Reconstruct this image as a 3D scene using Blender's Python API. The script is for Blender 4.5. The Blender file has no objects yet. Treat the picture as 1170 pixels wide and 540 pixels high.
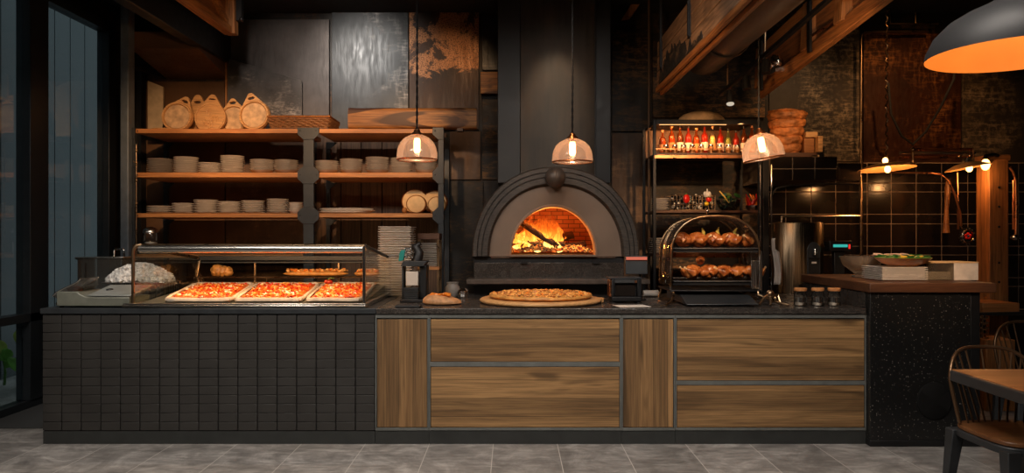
import bpy, bmesh, math, random
from mathutils import Vector, Matrix, noise, Euler
random.seed(11)
SC = bpy.context.scene
COL = SC.collection
PI = math.pi
F = 820.0            # focal length in pixels of the 1170 px wide photograph
CD = 5.22            # distance of the camera from the counter front (Y = 0)
EYE = 1.51
def wx(px, d): return (px - 585) * d / F
def wz(py, d): return EYE - (py - 270) * d / F
def wy(d): return d - CD

# ------------------------------------------------------------------ materials
class NT:
    def __init__(s, name):
        s.m = bpy.data.materials.new(name); s.m.use_nodes = True
        s.t = s.m.node_tree; s.t.nodes.clear()
        s.out = s.n('ShaderNodeOutputMaterial')
    def n(s, kind, **kw):
        nd = s.t.nodes.new(kind)
        for k, v in kw.items():
            if k.startswith('i_'):
                nd.inputs[k[2:].replace('_', ' ')].default_value = v
            else: setattr(nd, k, v)
        return nd
    def l(s, a, b): s.t.links.new(a, b)
    def coord(s, scale=(1,1,1), jitter=True, rot=(0,0,0)):
        tc = s.n('ShaderNodeTexCoord'); mp = s.n('ShaderNodeMapping')
        mp.inputs['Scale'].default_value = scale; mp.inputs['Rotation'].default_value = rot
        if jitter:
            oi = s.n('ShaderNodeObjectInfo'); ad = s.n('ShaderNodeVectorMath', operation='MULTIPLY_ADD')
            cx = s.n('ShaderNodeCombineXYZ')
            for k in range(3): s.l(oi.outputs['Random'], cx.inputs[k])
            s.l(cx.outputs[0], ad.inputs[0]); ad.inputs[1].default_value = (37.0, 53.0, 71.0)
            s.l(tc.outputs['Object'], ad.inputs[2]); s.l(ad.outputs[0], mp.inputs['Vector'])
        else: s.l(tc.outputs['Object'], mp.inputs['Vector'])
        return mp.outputs[0]
    def noise(s, vec, scale, detail=4, rough=.55, dist=0):
        nd = s.n('ShaderNodeTexNoise'); s.l(vec, nd.inputs['Vector'])
        nd.inputs['Scale'].default_value = scale; nd.inputs['Detail'].default_value = detail
        nd.inputs['Roughness'].default_value = rough; nd.inputs['Distortion'].default_value = dist
        return nd.outputs['Fac']
    def ramp(s, fac, stops, interp='LINEAR'):
        r = s.n('ShaderNodeValToRGB'); cr = r.color_ramp; cr.interpolation = interp
        while len(cr.elements) < len(stops): cr.elements.new(.5)
        for e, (p, c) in zip(cr.elements, stops):
            e.position = p; e.color = (c[0], c[1], c[2], 1) if not isinstance(c, (int, float)) else (c, c, c, 1)
        s.l(fac, r.inputs['Fac']); return r.outputs['Color']
    def mix(s, fac, a, b, mode='MIX'):
        m = s.n('ShaderNodeMix', data_type='RGBA', blend_type=mode)
        for sock, v in ((m.inputs[0], fac), (m.inputs[6], a), (m.inputs[7], b)):
            if isinstance(v, (int, float)): sock.default_value = v
            elif isinstance(v, tuple): sock.default_value = (*v[:3], 1)
            else: s.l(v, sock)
        return m.outputs[2]
    def bump(s, h, strength=.3, dist=.01):
        b = s.n('ShaderNodeBump'); b.inputs['Strength'].default_value = strength
        b.inputs['Distance'].default_value = dist; s.l(h, b.inputs['Height']); return b.outputs[0]
    def bsdf(s, col, rough=.5, metal=0, normal=None, spec=.5, **kw):
        p = s.n('ShaderNodeBsdfPrincipled')
        for k, v in (('Base Color', col), ('Roughness', rough), ('Metallic', metal)):
            if isinstance(v, (int, float)): p.inputs[k].default_value = v
            elif isinstance(v, tuple): p.inputs[k].default_value = (*v[:3], 1)
            else: s.l(v, p.inputs[k])
        p.inputs['Specular IOR Level'].default_value = spec
        for k, v in kw.items(): p.inputs[k.replace('_', ' ')].default_value = v
        if normal is not None: s.l(normal, p.inputs['Normal'])
        return p
    def done(s, sh): s.l(sh.outputs[0], s.out.inputs['Surface']); return s.m

def plain(name, col, rough=.5, metal=0, var=.15, scale=14, bump=.05, spec=.5, **kw):
    t = NT(name); v = t.coord()
    f = t.noise(v, scale)
    c = t.ramp(f, [(.3, tuple(x * (1 - var) for x in col)), (.7, tuple(min(1, x * (1 + var)) for x in col))])
    r = t.ramp(f, [(.3, max(0, rough - .06)), (.7, min(1, rough + .06))])
    nb = t.bump(t.noise(v, scale * 6), bump, .004) if bump else None
    return t.done(t.bsdf(c, r, metal, nb, spec, **kw))

def wood(name, dark, light, axis='x', across=9, along=.9, rough=.5, streak=.35, bump=.12, knots=.0, planks=0, fine=9, dist=1.2):
    t = NT(name); i = 'xyz'.index(axis)
    sc = [across] * 3; sc[i] = along
    sf = [across * fine] * 3; sf[i] = along * 4
    v = t.coord(tuple(sc)); vf = t.coord(tuple(sf))
    a = t.noise(v, 1, 7, .68, dist); b = t.noise(vf, 1, 3, .6, .3)
    mid = tuple((p + q) / 2 for p, q in zip(dark, light))
    c = t.ramp(a, [(.28, dark), (.5, mid), (.72, light)])
    g = t.ramp(b, [(.35, 1 - streak), (.6, 1.0)])
    c = t.mix(1.0, c, g, 'MULTIPLY')
    if planks:
        sp = t.n('ShaderNodeSeparateXYZ'); t.l(t.coord((1, 1, 1), False), sp.inputs[0])
        q = t.n('ShaderNodeMath', operation='MULTIPLY_ADD'); t.l(sp.outputs[2 if axis == 'x' else 0], q.inputs[0]); q.inputs[1].default_value = planks
        oi = t.n('ShaderNodeObjectInfo'); t.l(oi.outputs['Random'], q.inputs[2])
        fl = t.n('ShaderNodeMath', operation='FLOOR'); t.l(q.outputs[0], fl.inputs[0]); wn = t.n('ShaderNodeTexWhiteNoise', noise_dimensions='1D'); t.l(fl.outputs[0], wn.inputs['W'])
        c = t.mix(1.0, c, t.ramp(wn.outputs['Value'], [(0, .62), (1, 1.2)]), 'MULTIPLY')
        fr = t.n('ShaderNodeMath', operation='FRACT'); t.l(q.outputs[0], fr.inputs[0])
        c = t.mix(1.0, c, t.ramp(fr.outputs[0], [(0, .45), (.03, 1.0), (.97, 1.0), (1.0, .5)]), 'MULTIPLY')
    if knots:
        sk = [across * .42] * 3; sk[i] = along * 1.0
        k = t.noise(t.coord(tuple(sk)), 1, 2, .5, 2.0)
        c = t.mix(t.ramp(k, [(.60 if knots < .9 else .50, 0.0), (.72 if knots < .9 else .56, knots)]), c, tuple(x * .35 for x in dark))
    return t.done(t.bsdf(c, rough, 0, t.bump(b, bump, .003)))

def brushed(name, col, rough=.28, axis='x', var=.12):
    t = NT(name); sc = [160, 160, 160]; sc['xyz'.index(axis)] = 2
    f = t.noise(t.coord(tuple(sc)), 1, 2)
    c = t.ramp(f, [(.3, tuple(x * (1 - var) for x in col)), (.7, col)])
    r = t.ramp(f, [(.3, rough - .06), (.7, rough + .1)])
    return t.done(t.bsdf(c, r, 1.0))

def glass(name, tint=(1,1,1), haze=0.0, rough=.03, hazecol=(.8,.8,.8), refl=1.0):
    """thin pane: clear tinted transmission, a fresnel reflection and an optional share of frosting"""
    t = NT(name)
    tr = t.n('ShaderNodeBsdfTransparent'); tr.inputs[0].default_value = (*tint, 1)
    gl = t.n('ShaderNodeBsdfGlossy'); gl.inputs['Roughness'].default_value = rough
    f = t.n('ShaderNodeFresnel'); f.inputs['IOR'].default_value = 1.45
    f2 = t.n('ShaderNodeMath', operation='MULTIPLY'); t.l(f.outputs[0], f2.inputs[0]); f2.inputs[1].default_value = refl
    m = t.n('ShaderNodeMixShader'); t.l(f2.outputs[0], m.inputs[0]); t.l(tr.outputs[0], m.inputs[1]); t.l(gl.outputs[0], m.inputs[2])
    if haze:
        d = t.n('ShaderNodeBsdfTranslucent'); d.inputs[0].default_value = (*hazecol, 1)
        d2 = t.n('ShaderNodeBsdfDiffuse'); d2.inputs[0].default_value = (*hazecol, 1)
        dm = t.n('ShaderNodeMixShader'); dm.inputs[0].default_value = .4; t.l(d.outputs[0], dm.inputs[1]); t.l(d2.outputs[0], dm.inputs[2])
        m2 = t.n('ShaderNodeMixShader'); m2.inputs[0].default_value = haze
        t.l(m.outputs[0], m2.inputs[1]); t.l(dm.outputs[0], m2.inputs[2]); m = m2
    return t.done(m)

def emit(name, col, strength):
    t = NT(name); e = t.n('ShaderNodeEmission'); e.inputs[0].default_value = (*col, 1); e.inputs[1].default_value = strength
    return t.done(e)

def distressed(name, base, mark, amount=.5, scale=2.2, rough=.42, metal=.3, fine=30, vert=5, lo=None):
    """dark metal/plaster panel with streaked marks and flaking patches that have their own shapes"""
    t = NT(name); v = t.coord()
    big = t.noise(v, scale, 6, .62, .4)
    vs = t.coord((fine, fine, fine / vert)); st = t.noise(vs, 1, 4, .65)
    vh = t.coord((fine * .25, fine, fine * 1.4)); sh = t.noise(vh, 1, 3, .6)
    lo = 1 - amount if lo is None else lo
    m1 = t.ramp(big, [(lo - .08, 0.0), (lo + .12, 1.0)])
    m2 = t.ramp(st, [(.48, 0.0), (.60, 1.0)])
    m3 = t.ramp(sh, [(.50, 0.0), (.60, 1.0)])
    m = t.mix(1.0, m1, t.mix(.5, m2, m3), 'MULTIPLY')
    tone = t.ramp(t.noise(v, scale * 1.7, 5), [(.3, tuple(x * .65 for x in base)), (.7, tuple(x * 1.35 for x in base))])
    c = t.mix(m, tone, mark)
    r = t.ramp(st, [(.3, rough - .08), (.7, rough + .16)])
    return t.done(t.bsdf(c, r, metal, t.bump(st, .16, .006)))

# ------------------------------------------------------------------ mesh builder (world coordinates)
WL = {}
class MB:
    def __init__(s): s.bm = bmesh.new(); s.mi = 0
    def _add(s, vs, fs):
        v = [s.bm.verts.new(p) for p in vs]; out = []
        for f in fs:
            try:
                fc = s.bm.faces.new([v[i] for i in f]); fc.material_index = s.mi; out.append(fc)
            except ValueError: pass
        return v
    def box(s, x0, x1, y0, y1, z0, z1):
        vs = [(x, y, z) for x in (x0, x1) for y in (y0, y1) for z in (z0, z1)]
        s._add(vs, [(0,1,3,2), (4,6,7,5), (0,4,5,1), (2,3,7,6), (0,2,6,4), (1,5,7,3)]); return s
    def obox(s, c, size, rot=(0,0,0)):
        R = Euler(rot).to_matrix(); c = Vector(c)
        vs = [c + R @ Vector((x*size[0]/2, y*size[1]/2, z*size[2]/2)) for x in (-1,1) for y in (-1,1) for z in (-1,1)]
        s._add(vs, [(0,1,3,2), (4,6,7,5), (0,4,5,1), (2,3,7,6), (0,2,6,4), (1,5,7,3)]); return s
    def beam(s, p0, p1, w, h, up=(0,0,1)):
        """box along p0-p1, width w sideways, height h along up"""
        p0, p1 = Vector(p0), Vector(p1); d = (p1 - p0).normalized(); u = Vector(up)
        sd = d.cross(u).normalized(); u = sd.cross(d).normalized(); vs = []
        for p in (p0, p1):
            for a, b in ((-1,-1), (1,-1), (1,1), (-1,1)): vs.append(p + sd*a*w/2 + u*b*h/2)
        s._add(vs, [(3,2,1,0), (4,5,6,7), (0,1,5,4), (1,2,6,5), (2,3,7,6), (3,0,4,7)]); return s
    def cyl(s, p0, p1, r0, r1=None, seg=20, cap=True):
        p0, p1 = Vector(p0), Vector(p1); r1 = r0 if r1 is None else r1
        d = (p1 - p0).normalized(); a = d.orthogonal().normalized(); b = d.cross(a)
        vs = []
        for p, r in ((p0, r0), (p1, r1)):
            for k in range(seg):
                t = 2*PI*k/seg; vs.append(p + (a*math.cos(t) + b*math.sin(t))*r)
        fs = [(k, (k+1) % seg, seg + (k+1) % seg, seg + k) for k in range(seg)]
        if cap: fs += [tuple(range(seg-1, -1, -1)), tuple(range(seg, 2*seg))]
        s._add(vs, fs); return s
    def tube(s, pts, r, seg=10, closed=False):
        pts = [Vector(p) for p in pts]; n = len(pts); rr = r if isinstance(r, (list, tuple)) else [r]*n
        vs = []; prev = None
        for i, p in enumerate(pts):
            q0 = pts[i-1] if (i > 0 or closed) else p; q1 = pts[(i+1) % n] if (i < n-1 or closed) else p
            d = (q1 - q0); d = d.normalized() if d.length > 1e-9 else Vector((0,0,1))
            if prev is None: a = d.orthogonal().normalized()
            else:
                a = prev - d * prev.dot(d); a = a.normalized() if a.length > 1e-6 else d.orthogonal().normalized()
            prev = a; b = d.cross(a)
            for k in range(seg):
                t = 2*PI*k/seg; vs.append(p + (a*math.cos(t) + b*math.sin(t))*rr[i])
        fs = []
        for i in range(n if closed else n-1):
            j = (i+1) % n
            for k in range(seg): fs.append((i*seg+k, i*seg+(k+1) % seg, j*seg+(k+1) % seg, j*seg+k))
        if not closed: fs += [tuple(range(seg-1,-1,-1)), tuple(range((n-1)*seg, n*seg))]
        s._add(vs, fs); return s
    def lathe(s, prof, c=(0,0,0), seg=32, rot=None, sx=1, sy=1):
        c = Vector(c); R = Euler(rot).to_matrix() if rot else Matrix.Identity(3); vs = []; rows = []
        for r, z in prof:
            if r < 1e-6: rows.append([len(vs)]); vs.append(c + R @ Vector((0,0,z)))
            else:
                rows.append(list(range(len(vs), len(vs)+seg)))
                for k in range(seg):
                    t = 2*PI*k/seg; vs.append(c + R @ Vector((r*math.cos(t)*sx, r*math.sin(t)*sy, z)))
        fs = []
        for A, B in zip(rows, rows[1:]):
            for k in range(seg):
                k2 = (k+1) % seg
                if len(A) == 1 and len(B) == 1: continue
                if len(A) == 1: fs.append((A[0], B[k2], B[k]))
                elif len(B) == 1: fs.append((A[k], A[k2], B[0]))
                else: fs.append((A[k], A[k2], B[k2], B[k]))
        s._add(vs, fs); return s
    def prism(s, poly, plane, d0, d1):
        def P(a, b, d): return {'xz': (a, d, b), 'xy': (a, b, d), 'yz': (d, a, b)}[plane]
        n = len(poly); vs = [P(a, b, d0) for a, b in poly] + [P(a, b, d1) for a, b in poly]
        fs = [tuple(range(n-1,-1,-1)), tuple(range(n, 2*n))] + [(k, (k+1) % n, n+(k+1) % n, n+k) for k in range(n)]
        s._add(vs, fs); return s
    def ball(s, c, r, seg=14, rot=None, nz=0, nsc=3, seed=0):
        r = (r, r, r) if isinstance(r, (int, float)) else r; c = Vector(c)
        R = Euler(rot).to_matrix() if rot else Matrix.Identity(3); vs = []; rows = []; h = max(4, seg//2)
        for i in range(h+1):
            ph = PI*i/h
            if i in (0, h): rows.append([len(vs)]); pts = [(0,0,math.cos(ph))]
            else:
                rows.append(list(range(len(vs), len(vs)+seg)))
                pts = [(math.sin(ph)*math.cos(2*PI*k/seg), math.sin(ph)*math.sin(2*PI*k/seg), math.cos(ph)) for k in range(seg)]
            for p in pts:
                q = Vector(p); k = 1 + (nz*noise.noise(q*nsc + Vector((seed*7.3, seed*3.1, seed))) if nz else 0)
                vs.append(c + R @ Vector((q.x*r[0]*k, q.y*r[1]*k, q.z*r[2]*k)))
        fs = []
        for A, B in zip(rows, rows[1:]):
            for k in range(seg):
                k2 = (k+1) % seg
                if len(A) == 1: fs.append((A[0], B[k], B[k2]))
                elif len(B) == 1: fs.append((A[k], B[0], A[k2]))
                else: fs.append((A[k], B[k], B[k2], A[k2]))
        s._add(vs, fs); return s
    def grid(s, fn, nu, nv, closed_u=False):
        vs = [fn(i/(nu if closed_u else nu-1), j/(nv-1)) for j in range(nv) for i in range(nu)]; fs = []
        for j in range(nv-1):
            for i in range(nu if closed_u else nu-1):
                i2 = (i+1) % nu; fs.append((j*nu+i, j*nu+i2, (j+1)*nu+i2, (j+1)*nu+i))
        s._add(vs, fs); return s
    def holed(s, outer, hole, y0, y1):
        """plate in the xz plane with one hole, thickness y0..y1"""
        for y, fl in ((y0, False), (y1, True)):
            es = []
            for lp in (outer, hole):
                v = [s.bm.verts.new((a, y, b)) for a, b in lp]
                es += [s.bm.edges.new((v[k], v[(k+1) % len(v)])) for k in range(len(v))]
            r = bmesh.ops.triangle_fill(s.bm, use_beauty=True, edges=es)
        for lp in (outer, hole):
            n = len(lp); s._add([(a, y0, b) for a, b in lp] + [(a, y1, b) for a, b in lp], [(k, (k+1) % n, n+(k+1) % n, n+k) for k in range(n)])
        return s
    def build(s, name, mat, parent=None, label=None, cat=None, group=None, kind=None, base=None, smooth=40, bevel=0, solid=0, subd=0, seg=2):
        bm = s.bm
        bmesh.ops.remove_doubles(bm, verts=bm.verts, dist=1e-6)
        bmesh.ops.recalc_face_normals(bm, faces=bm.faces)
        xs = [v.co.x for v in bm.verts]; ys = [v.co.y for v in bm.verts]; zs = [v.co.z for v in bm.verts]
        c = Vector(base) if base else Vector(((min(xs)+max(xs))/2, (min(ys)+max(ys))/2, min(zs)))
        bmesh.ops.translate(bm, verts=bm.verts, vec=-c)
        me = bpy.data.meshes.new(name); bm.to_mesh(me); bm.free()
        for m in (mat if isinstance(mat, (list, tuple)) else [mat]): me.materials.append(m)
        o = bpy.data.objects.new(name, me); COL.objects.link(o)
        if smooth:
            me.polygons.foreach_set('use_smooth', [True]*len(me.polygons)); me.set_sharp_from_angle(angle=math.radians(smooth))
        WL[o] = c
        if parent: o.parent = parent; o.location = c - WL[parent]
        else: o.location = c
        if solid: md = o.modifiers.new('solid', 'SOLIDIFY'); md.thickness = solid; md.offset = 0
        if bevel:
            md = o.modifiers.new('bevel', 'BEVEL'); md.width = bevel; md.segments = seg; md.limit_method = 'ANGLE'; md.angle_limit = math.radians(50); md.harden_normals = False
        if subd: md = o.modifiers.new('subd', 'SUBSURF'); md.levels = subd; md.render_levels = subd
        tag(o, label, cat, group, kind); return o

def tag(o, label=None, cat=None, group=None, kind=None):
    if label: o['label'] = label
    if cat: o['category'] = cat
    if group: o['group'] = group
    if kind: o['kind'] = kind
    return o
def thing(name, loc, label, cat, group=None):
    o = bpy.data.objects.new(name, None); COL.objects.link(o); o.empty_display_size = .05
    o.location = loc; WL[o] = Vector(loc); tag(o, label, cat, group); return o
def struct(name, mb, mat, parent=None, **kw):
    return mb.build(name, mat, parent, kind='structure', **kw)
def copy_tree(o, parent=None):
    c = o.copy(); COL.objects.link(c); WL[c] = WL.get(o, Vector())
    if parent: c.parent = parent
    for ch in list(o.children): copy_tree(ch, c)
    return c
def clone(o, loc, label, rz=None, sc=None, group=None):
    c = copy_tree(o); c.location = loc; c['label'] = label; WL[c] = Vector(loc)
    if rz is not None: c.rotation_euler.z = rz
    if sc: c.scale = (sc, sc, sc) if isinstance(sc, (int, float)) else sc
    if group: c['group'] = group
    return c
def bake(o):
    """apply an object's modifiers into its mesh"""
    dg = bpy.context.evaluated_depsgraph_get(); me = bpy.data.meshes.new_from_object(o.evaluated_get(dg))
    o.modifiers.clear(); o.data = me; return o
ORD = ['topmost', 'second from top', 'third from top', 'fourth from top', 'fifth from top', 'sixth from top', 'seventh from top', 'eighth from top', 'ninth from top', 'tenth from top', 'eleventh from top', 'twelfth from top']
NTH = ['first', 'second', 'third', 'fourth', 'fifth', 'sixth', 'seventh', 'eighth', 'ninth', 'tenth', 'eleventh', 'twelfth', 'thirteenth', 'fourteenth', 'fifteenth', 'sixteenth', 'seventeenth', 'eighteenth', 'nineteenth', 'twentieth', 'twenty-first', 'twenty-second', 'twenty-third', 'twenty-fourth', 'twenty-fifth', 'twenty-sixth', 'twenty-seventh', 'twenty-eighth', 'twenty-ninth', 'thirtieth', 'thirty-first', 'thirty-second']
def nth_top(k): return 'topmost' if k == 0 else NTH[k] + ' from top'
# ------------------------------------------------------------------ palette
m_black = plain('black_powder_coat', (.012, .012, .013), .45, .3)
m_char = plain('charcoal_powder_coat', (.034, .038, .042), .45, .3)
m_frame = plain('graphite_cabinet_frame', (.125, .13, .122), .5, .1)
m_tilef = plain('matte_charcoal_tile', (.027, .025, .023), .55, 0, .12, 5)
m_groutd = plain('dark_grout', (.016, .015, .014), .8)
m_plinth = plain('dark_plinth', (.024, .026, .025), .5)
w_cab_h = wood('smoked_oak_horizontal', (.15, .078, .031), (.43, .245, .10), 'x', 12, .6, .5, .42, .06, .7, 7.5, 9, .7)
w_cab_v = wood('smoked_oak_vertical', (.15, .078, .031), (.41, .23, .095), 'z', 12, .6, .5, .42, .06, .7, 9.5, 9, .7)
w_shelf = wood('honey_pine', (.34, .12, .034), (.66, .29, .09), 'x', 10, .8, .5)
w_board = wood('beech_board', (.50, .24, .085), (.74, .43, .18), 'x', 10, 1.2, .55)
w_beam = wood('old_orange_timber', (.22, .065, .015), (.50, .20, .05), 'y', 9, .8, .6, .5, .3)
w_beamz = wood('old_post_timber', (.20, .07, .018), (.46, .20, .06), 'z', 9, .8, .6, .5, .3, .5)
w_grey = wood('weathered_plank', (.10, .055, .03), (.36, .22, .13), 'y', 6, .9, .7, .5, .4, .8)
w_live = wood('live_edge_slab', (.16, .045, .010), (.70, .32, .09), 'x', 9, .8, .5, .5, .2, .95)
w_table = wood('oiled_table_top', (.20, .07, .02), (.46, .20, .07), 'x', 8, .6, .35, .3, .08)
w_dark = wood('dark_walnut', (.05, .018, .008), (.16, .065, .028), 'x', 9, .8, .5)
m_steel = brushed('brushed_steel', (.62, .60, .56), .26)
m_steelz = brushed('brushed_steel_upright', (.55, .53, .5), .24, 'z')
m_olive = plain('olive_grey_enamel', (.14, .145, .115), .35, .5)
m_chrome = plain('chrome', (.75, .73, .7), .14, 1.0, .05, 5, 0)
m_bronze = plain('bronze_tube', (.36, .24, .14), .3, 1.0, .1, 8, .02)
m_copper = plain('copper', (.62, .27, .13), .3, 1.0, .1, 8, .02)
m_cream = plain('cream_plaster', (.50, .38, .24), .7)
m_plate = plain('white_glazed_china', (.74, .69, .63), .25, 0, .05, 6, 0)
m_plate2 = plain('grey_glazed_china', (.50, .46, .42), .3, 0, .08, 6, 0)
m_tray = plain('pale_tray', (.56, .51, .45), .45, .2, .1, 8)
m_paper = plain('paper', (.7, .62, .54), .8)
m_rubber = plain('black_rubber', (.015, .015, .016), .7)
m_case = glass('case_glass', (.97, .98, .97), .0, .02, refl=.4)
m_clear = glass('clear_glass', (.95, .96, .95), .02, .04, refl=1.1)
m_window = glass('window_glass', (.90, .95, .96), 0, .02, refl=.22)
m_smoke = glass('smoked_pendant_glass', (.95, .84, .78), .24, .06, (.92, .72, .63))
m_frost = glass('frosted_acrylic', (.90, .90, .88), .10, .06, (.6, .58, .54))
m_amberglass = glass('amber_glass', (.85, .34, .08), .12, .05, (.8, .3, .05))
m_redglass = glass('red_sauce_glass', (.75, .10, .04), .3, .05, (.75, .09, .03))
m_greenglass = glass('green_glass', (.62, .66, .38), .12, .05, (.5, .55, .3))
e_fil = emit('lamp_filament', (1.0, .50, .16), 14)
e_bulb = emit('warm_bulb', (1.0, .50, .15), 7)
e_tube = emit('case_light_tube', (1.0, .50, .18), 2.5)

def m_granite():
    t = NT('dark_granite'); v = t.coord(jitter=False)
    f = t.noise(v, 90, 5, .75); g = t.noise(v, 9, 4)
    c = t.ramp(f, [(.36, (.016, .014, .013)), (.55, (.05, .043, .038)), (.72, (.17, .14, .115))])
    r = t.ramp(g, [(.3, .16), (.7, .36)])
    return t.done(t.bsdf(c, r, 0, t.bump(f, .05, .002)))
m_granite = m_granite()
def m_terrazzo():
    t = NT('black_speckled_stone'); v = t.coord(jitter=False)
    vo = t.n('ShaderNodeTexVoronoi'); t.l(v, vo.inputs['Vector']); vo.inputs['Scale'].default_value = 70
    a = t.ramp(vo.outputs['Distance'], [(.12, 1.0), (.22, 0.0)])
    sep = t.n('ShaderNodeSeparateColor'); t.l(vo.outputs['Color'], sep.inputs[0])
    k = t.ramp(sep.outputs[0], [(.35, 0.0), (.95, .9)])
    c = t.mix(t.mix(1.0, a, k, 'MULTIPLY'), (.009, .009, .009), (.55, .50, .45))
    return t.done(t.bsdf(c, .32, 0))
m_terrazzo = m_terrazzo()
def m_floor():
    t = NT('slate_floor_tile'); tc = t.n('ShaderNodeTexCoord'); sp = t.n('ShaderNodeSeparateXYZ'); t.l(tc.outputs['Object'], sp.inputs[0])
    cb = t.n('ShaderNodeCombineXYZ'); t.l(sp.outputs[1], cb.inputs[0]); t.l(sp.outputs[0], cb.inputs[1])
    mp = t.n('ShaderNodeMapping'); mp.inputs['Location'].default_value = (-.05, -.33, 0); t.l(cb.outputs[0], mp.inputs[0])
    br = t.n('ShaderNodeTexBrick'); t.l(mp.outputs[0], br.inputs['Vector'])
    br.inputs['Scale'].default_value = 1; br.inputs['Brick Width'].default_value = 1.4; br.inputs['Row Height'].default_value = .466
    br.inputs['Mortar Size'].default_value = .0032; br.inputs['Mortar Smooth'].default_value = .3; br.offset = .5
    br.inputs['Color1'].default_value = (.75, .75, .75, 1); br.inputs['Color2'].default_value = (1.1, 1.1, 1.1, 1)
    a = t.noise(tc.outputs['Object'], 3.4, 9, .70, .9)
    mp2 = t.n('ShaderNodeMapping'); mp2.inputs['Scale'].default_value = (6, 22, 1); mp2.inputs['Rotation'].default_value = (0, 0, .5); t.l(tc.outputs['Object'], mp2.inputs[0])
    b = t.noise(mp2.outputs[0], 1, 6, .7)
    c = t.ramp(a, [(.28, (.13, .122, .116)), (.5, (.25, .236, .222)), (.72, (.44, .42, .40))])
    c = t.mix(1.0, c, t.ramp(b, [(.33, .58), (.65, 1.2)]), 'MULTIPLY')
    c = t.mix(1.0, c, br.outputs['Color'], 'MULTIPLY')
    c = t.mix(br.outputs['Fac'], c, (.46, .43, .40))
    r = t.ramp(b, [(.3, .38), (.7, .6)])
    return t.done(t.bsdf(c, r, 0, t.bump(b, .12, .004)))
m_floor = m_floor()
m_wall = distressed('charred_wall', (.013, .009, .006), (.15, .065, .022), .42, 1.4, .5, .1, 22)
m_wallb = distressed('brown_stained_wall', (.125, .062, .027), (.15, .07, .028), .40, 1.2, .5, .1, 22)
m_ceil = plain('black_ceiling', (.010, .009, .008), .85)
m_pan_grey = distressed('grey_steel_sheet', (.082, .072, .068), (.34, .30, .27), .30, 1.6, .44, .55, 34)
m_pan_blue = distressed('blue_grey_steel_sheet', (.036, .039, .042), (.34, .32, .30), .40, 1.4, .36, .6, 30)
def m_pan_rust():
    t = NT('rust_blistered_sheet'); v = t.coord(jitter=False); sp = t.n('ShaderNodeSeparateXYZ'); t.l(v, sp.inputs[0])
    big = t.noise(v, 3.2, 7, .66, .6); zr = t.ramp(sp.outputs[2], [(.50, 0.0), (.72, .23), (1.0, .20)])
    ad = t.n('ShaderNodeMath', operation='ADD'); t.l(big, ad.inputs[0]); t.l(zr, ad.inputs[1])
    m1 = t.ramp(ad.outputs[0], [(.66, 0.0), (.70, 1.0)]); fine = t.noise(v, 70, 4, .7)
    m = t.mix(1.0, m1, t.ramp(fine, [(.40, .15), (.52, 1.0)]), 'MULTIPLY')
    st = t.noise(t.coord((26, 26, 4), False), 1, 4, .65)
    tone = t.mix(t.ramp(t.noise(v, 2.2, 4), [(.35, 0.0), (.65, 1.0)]), (.026, .020, .018), (.060, .030, .018))
    c = t.mix(m, t.mix(t.ramp(st, [(.55, 0.0), (.8, .3)]), tone, (.16, .10, .07)), (.44, .20, .085))
    return t.done(t.bsdf(c, t.ramp(st, [(.3, .36), (.7, .6)]), .3, t.bump(fine, .2, .006)))
m_pan_rust = m_pan_rust()
m_pan_brown = distressed('brown_scratched_board', (.105, .060, .036), (.42, .25, .13), .42, 2.2, .5, .15, 20)
m_pan_stone = distressed('pale_lattice_stone', (.040, .032, .024), (.44, .33, .21), .50, 1.3, .55, .1, 24, 1.2)
m_pan_red = distressed('red_rust_sheet', (.040, .012, .005), (.40, .16, .045), .42, 1.6, .45, .3, 30, 3)
m_pan_dark = distressed('smoked_dark_board', (.013, .010, .007), (.28, .14, .05), .50, 1.8, .5, .1, 18, .5)
w_plankv = wood('brown_wall_planking', (.08, .040, .021), (.24, .135, .08), 'z', 8, .5, .6, .5, .2)
def m_flue():
    t = NT('oiled_flue_steel'); v = t.coord((14, 14, 1.2)); f = t.noise(v, 1, 5, .6)
    g = t.noise(t.coord((2, 2, 1)), 1.5, 5)
    c = t.mix(t.ramp(g, [(.4, 0.0), (.7, 1.0)]), t.ramp(f, [(.3, (.045, .038, .031)), (.7, (.085, .070, .056))]), (.11, .078, .055))
    return t.done(t.bsdf(c, t.ramp(f, [(.3, .40), (.7, .58)]), .45, t.bump(f, .1, .004)))
m_flue = m_flue()
m_clad = plain('teal_grey_cladding', (.055, .069, .072), .45, .1, .1, 3)
m_pave = distressed('outdoor_paving', (.34, .335, .32), (.4, .39, .37), .4, 2, .8, 0)
m_winframe = plain('window_frame_black', (.022, .026, .030), .4, .3)
m_post = plain('blue_grey_column', (.13, .155, .18), .45, .2)
m_floorstrip = plain('dark_floor_strip', (.035, .036, .037), .9, 0, .2, 40)

# ------------------------------------------------------------------ the room
WD = 7.92; WY = wy(WD); XL = -4.25; XR = 6.3; YF = -8.0; ZC = 3.97
struct('floor', MB().box(XL, XR, YF, WY, -.1, 0), m_floor, base=(0, 0, 0))
struct('wall_back', MB().box(XL-.3, XR, WY, WY+.15, 0, ZC), m_wall, base=(0, WY, 0))
struct('wall_right', MB().box(XR, XR+.15, YF, WY, 0, ZC), m_wall)
struct('wall_front', MB().box(XL-.15, XR, YF-.15, YF, 0, ZC), m_wallb)
struct('ceiling', MB().box(XL-.15, XR, YF, WY, ZC, ZC+.12), m_ceil)
m = MB(); m.box(XL-.12, XL, YF, .45, 0, ZC); m.box(XL-.12, XL, 2.42, WY, 0, ZC); m.box(XL-.12, XL, .45, 2.42, 3.76, ZC)
struct('wall_left', m, m_wall)
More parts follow.
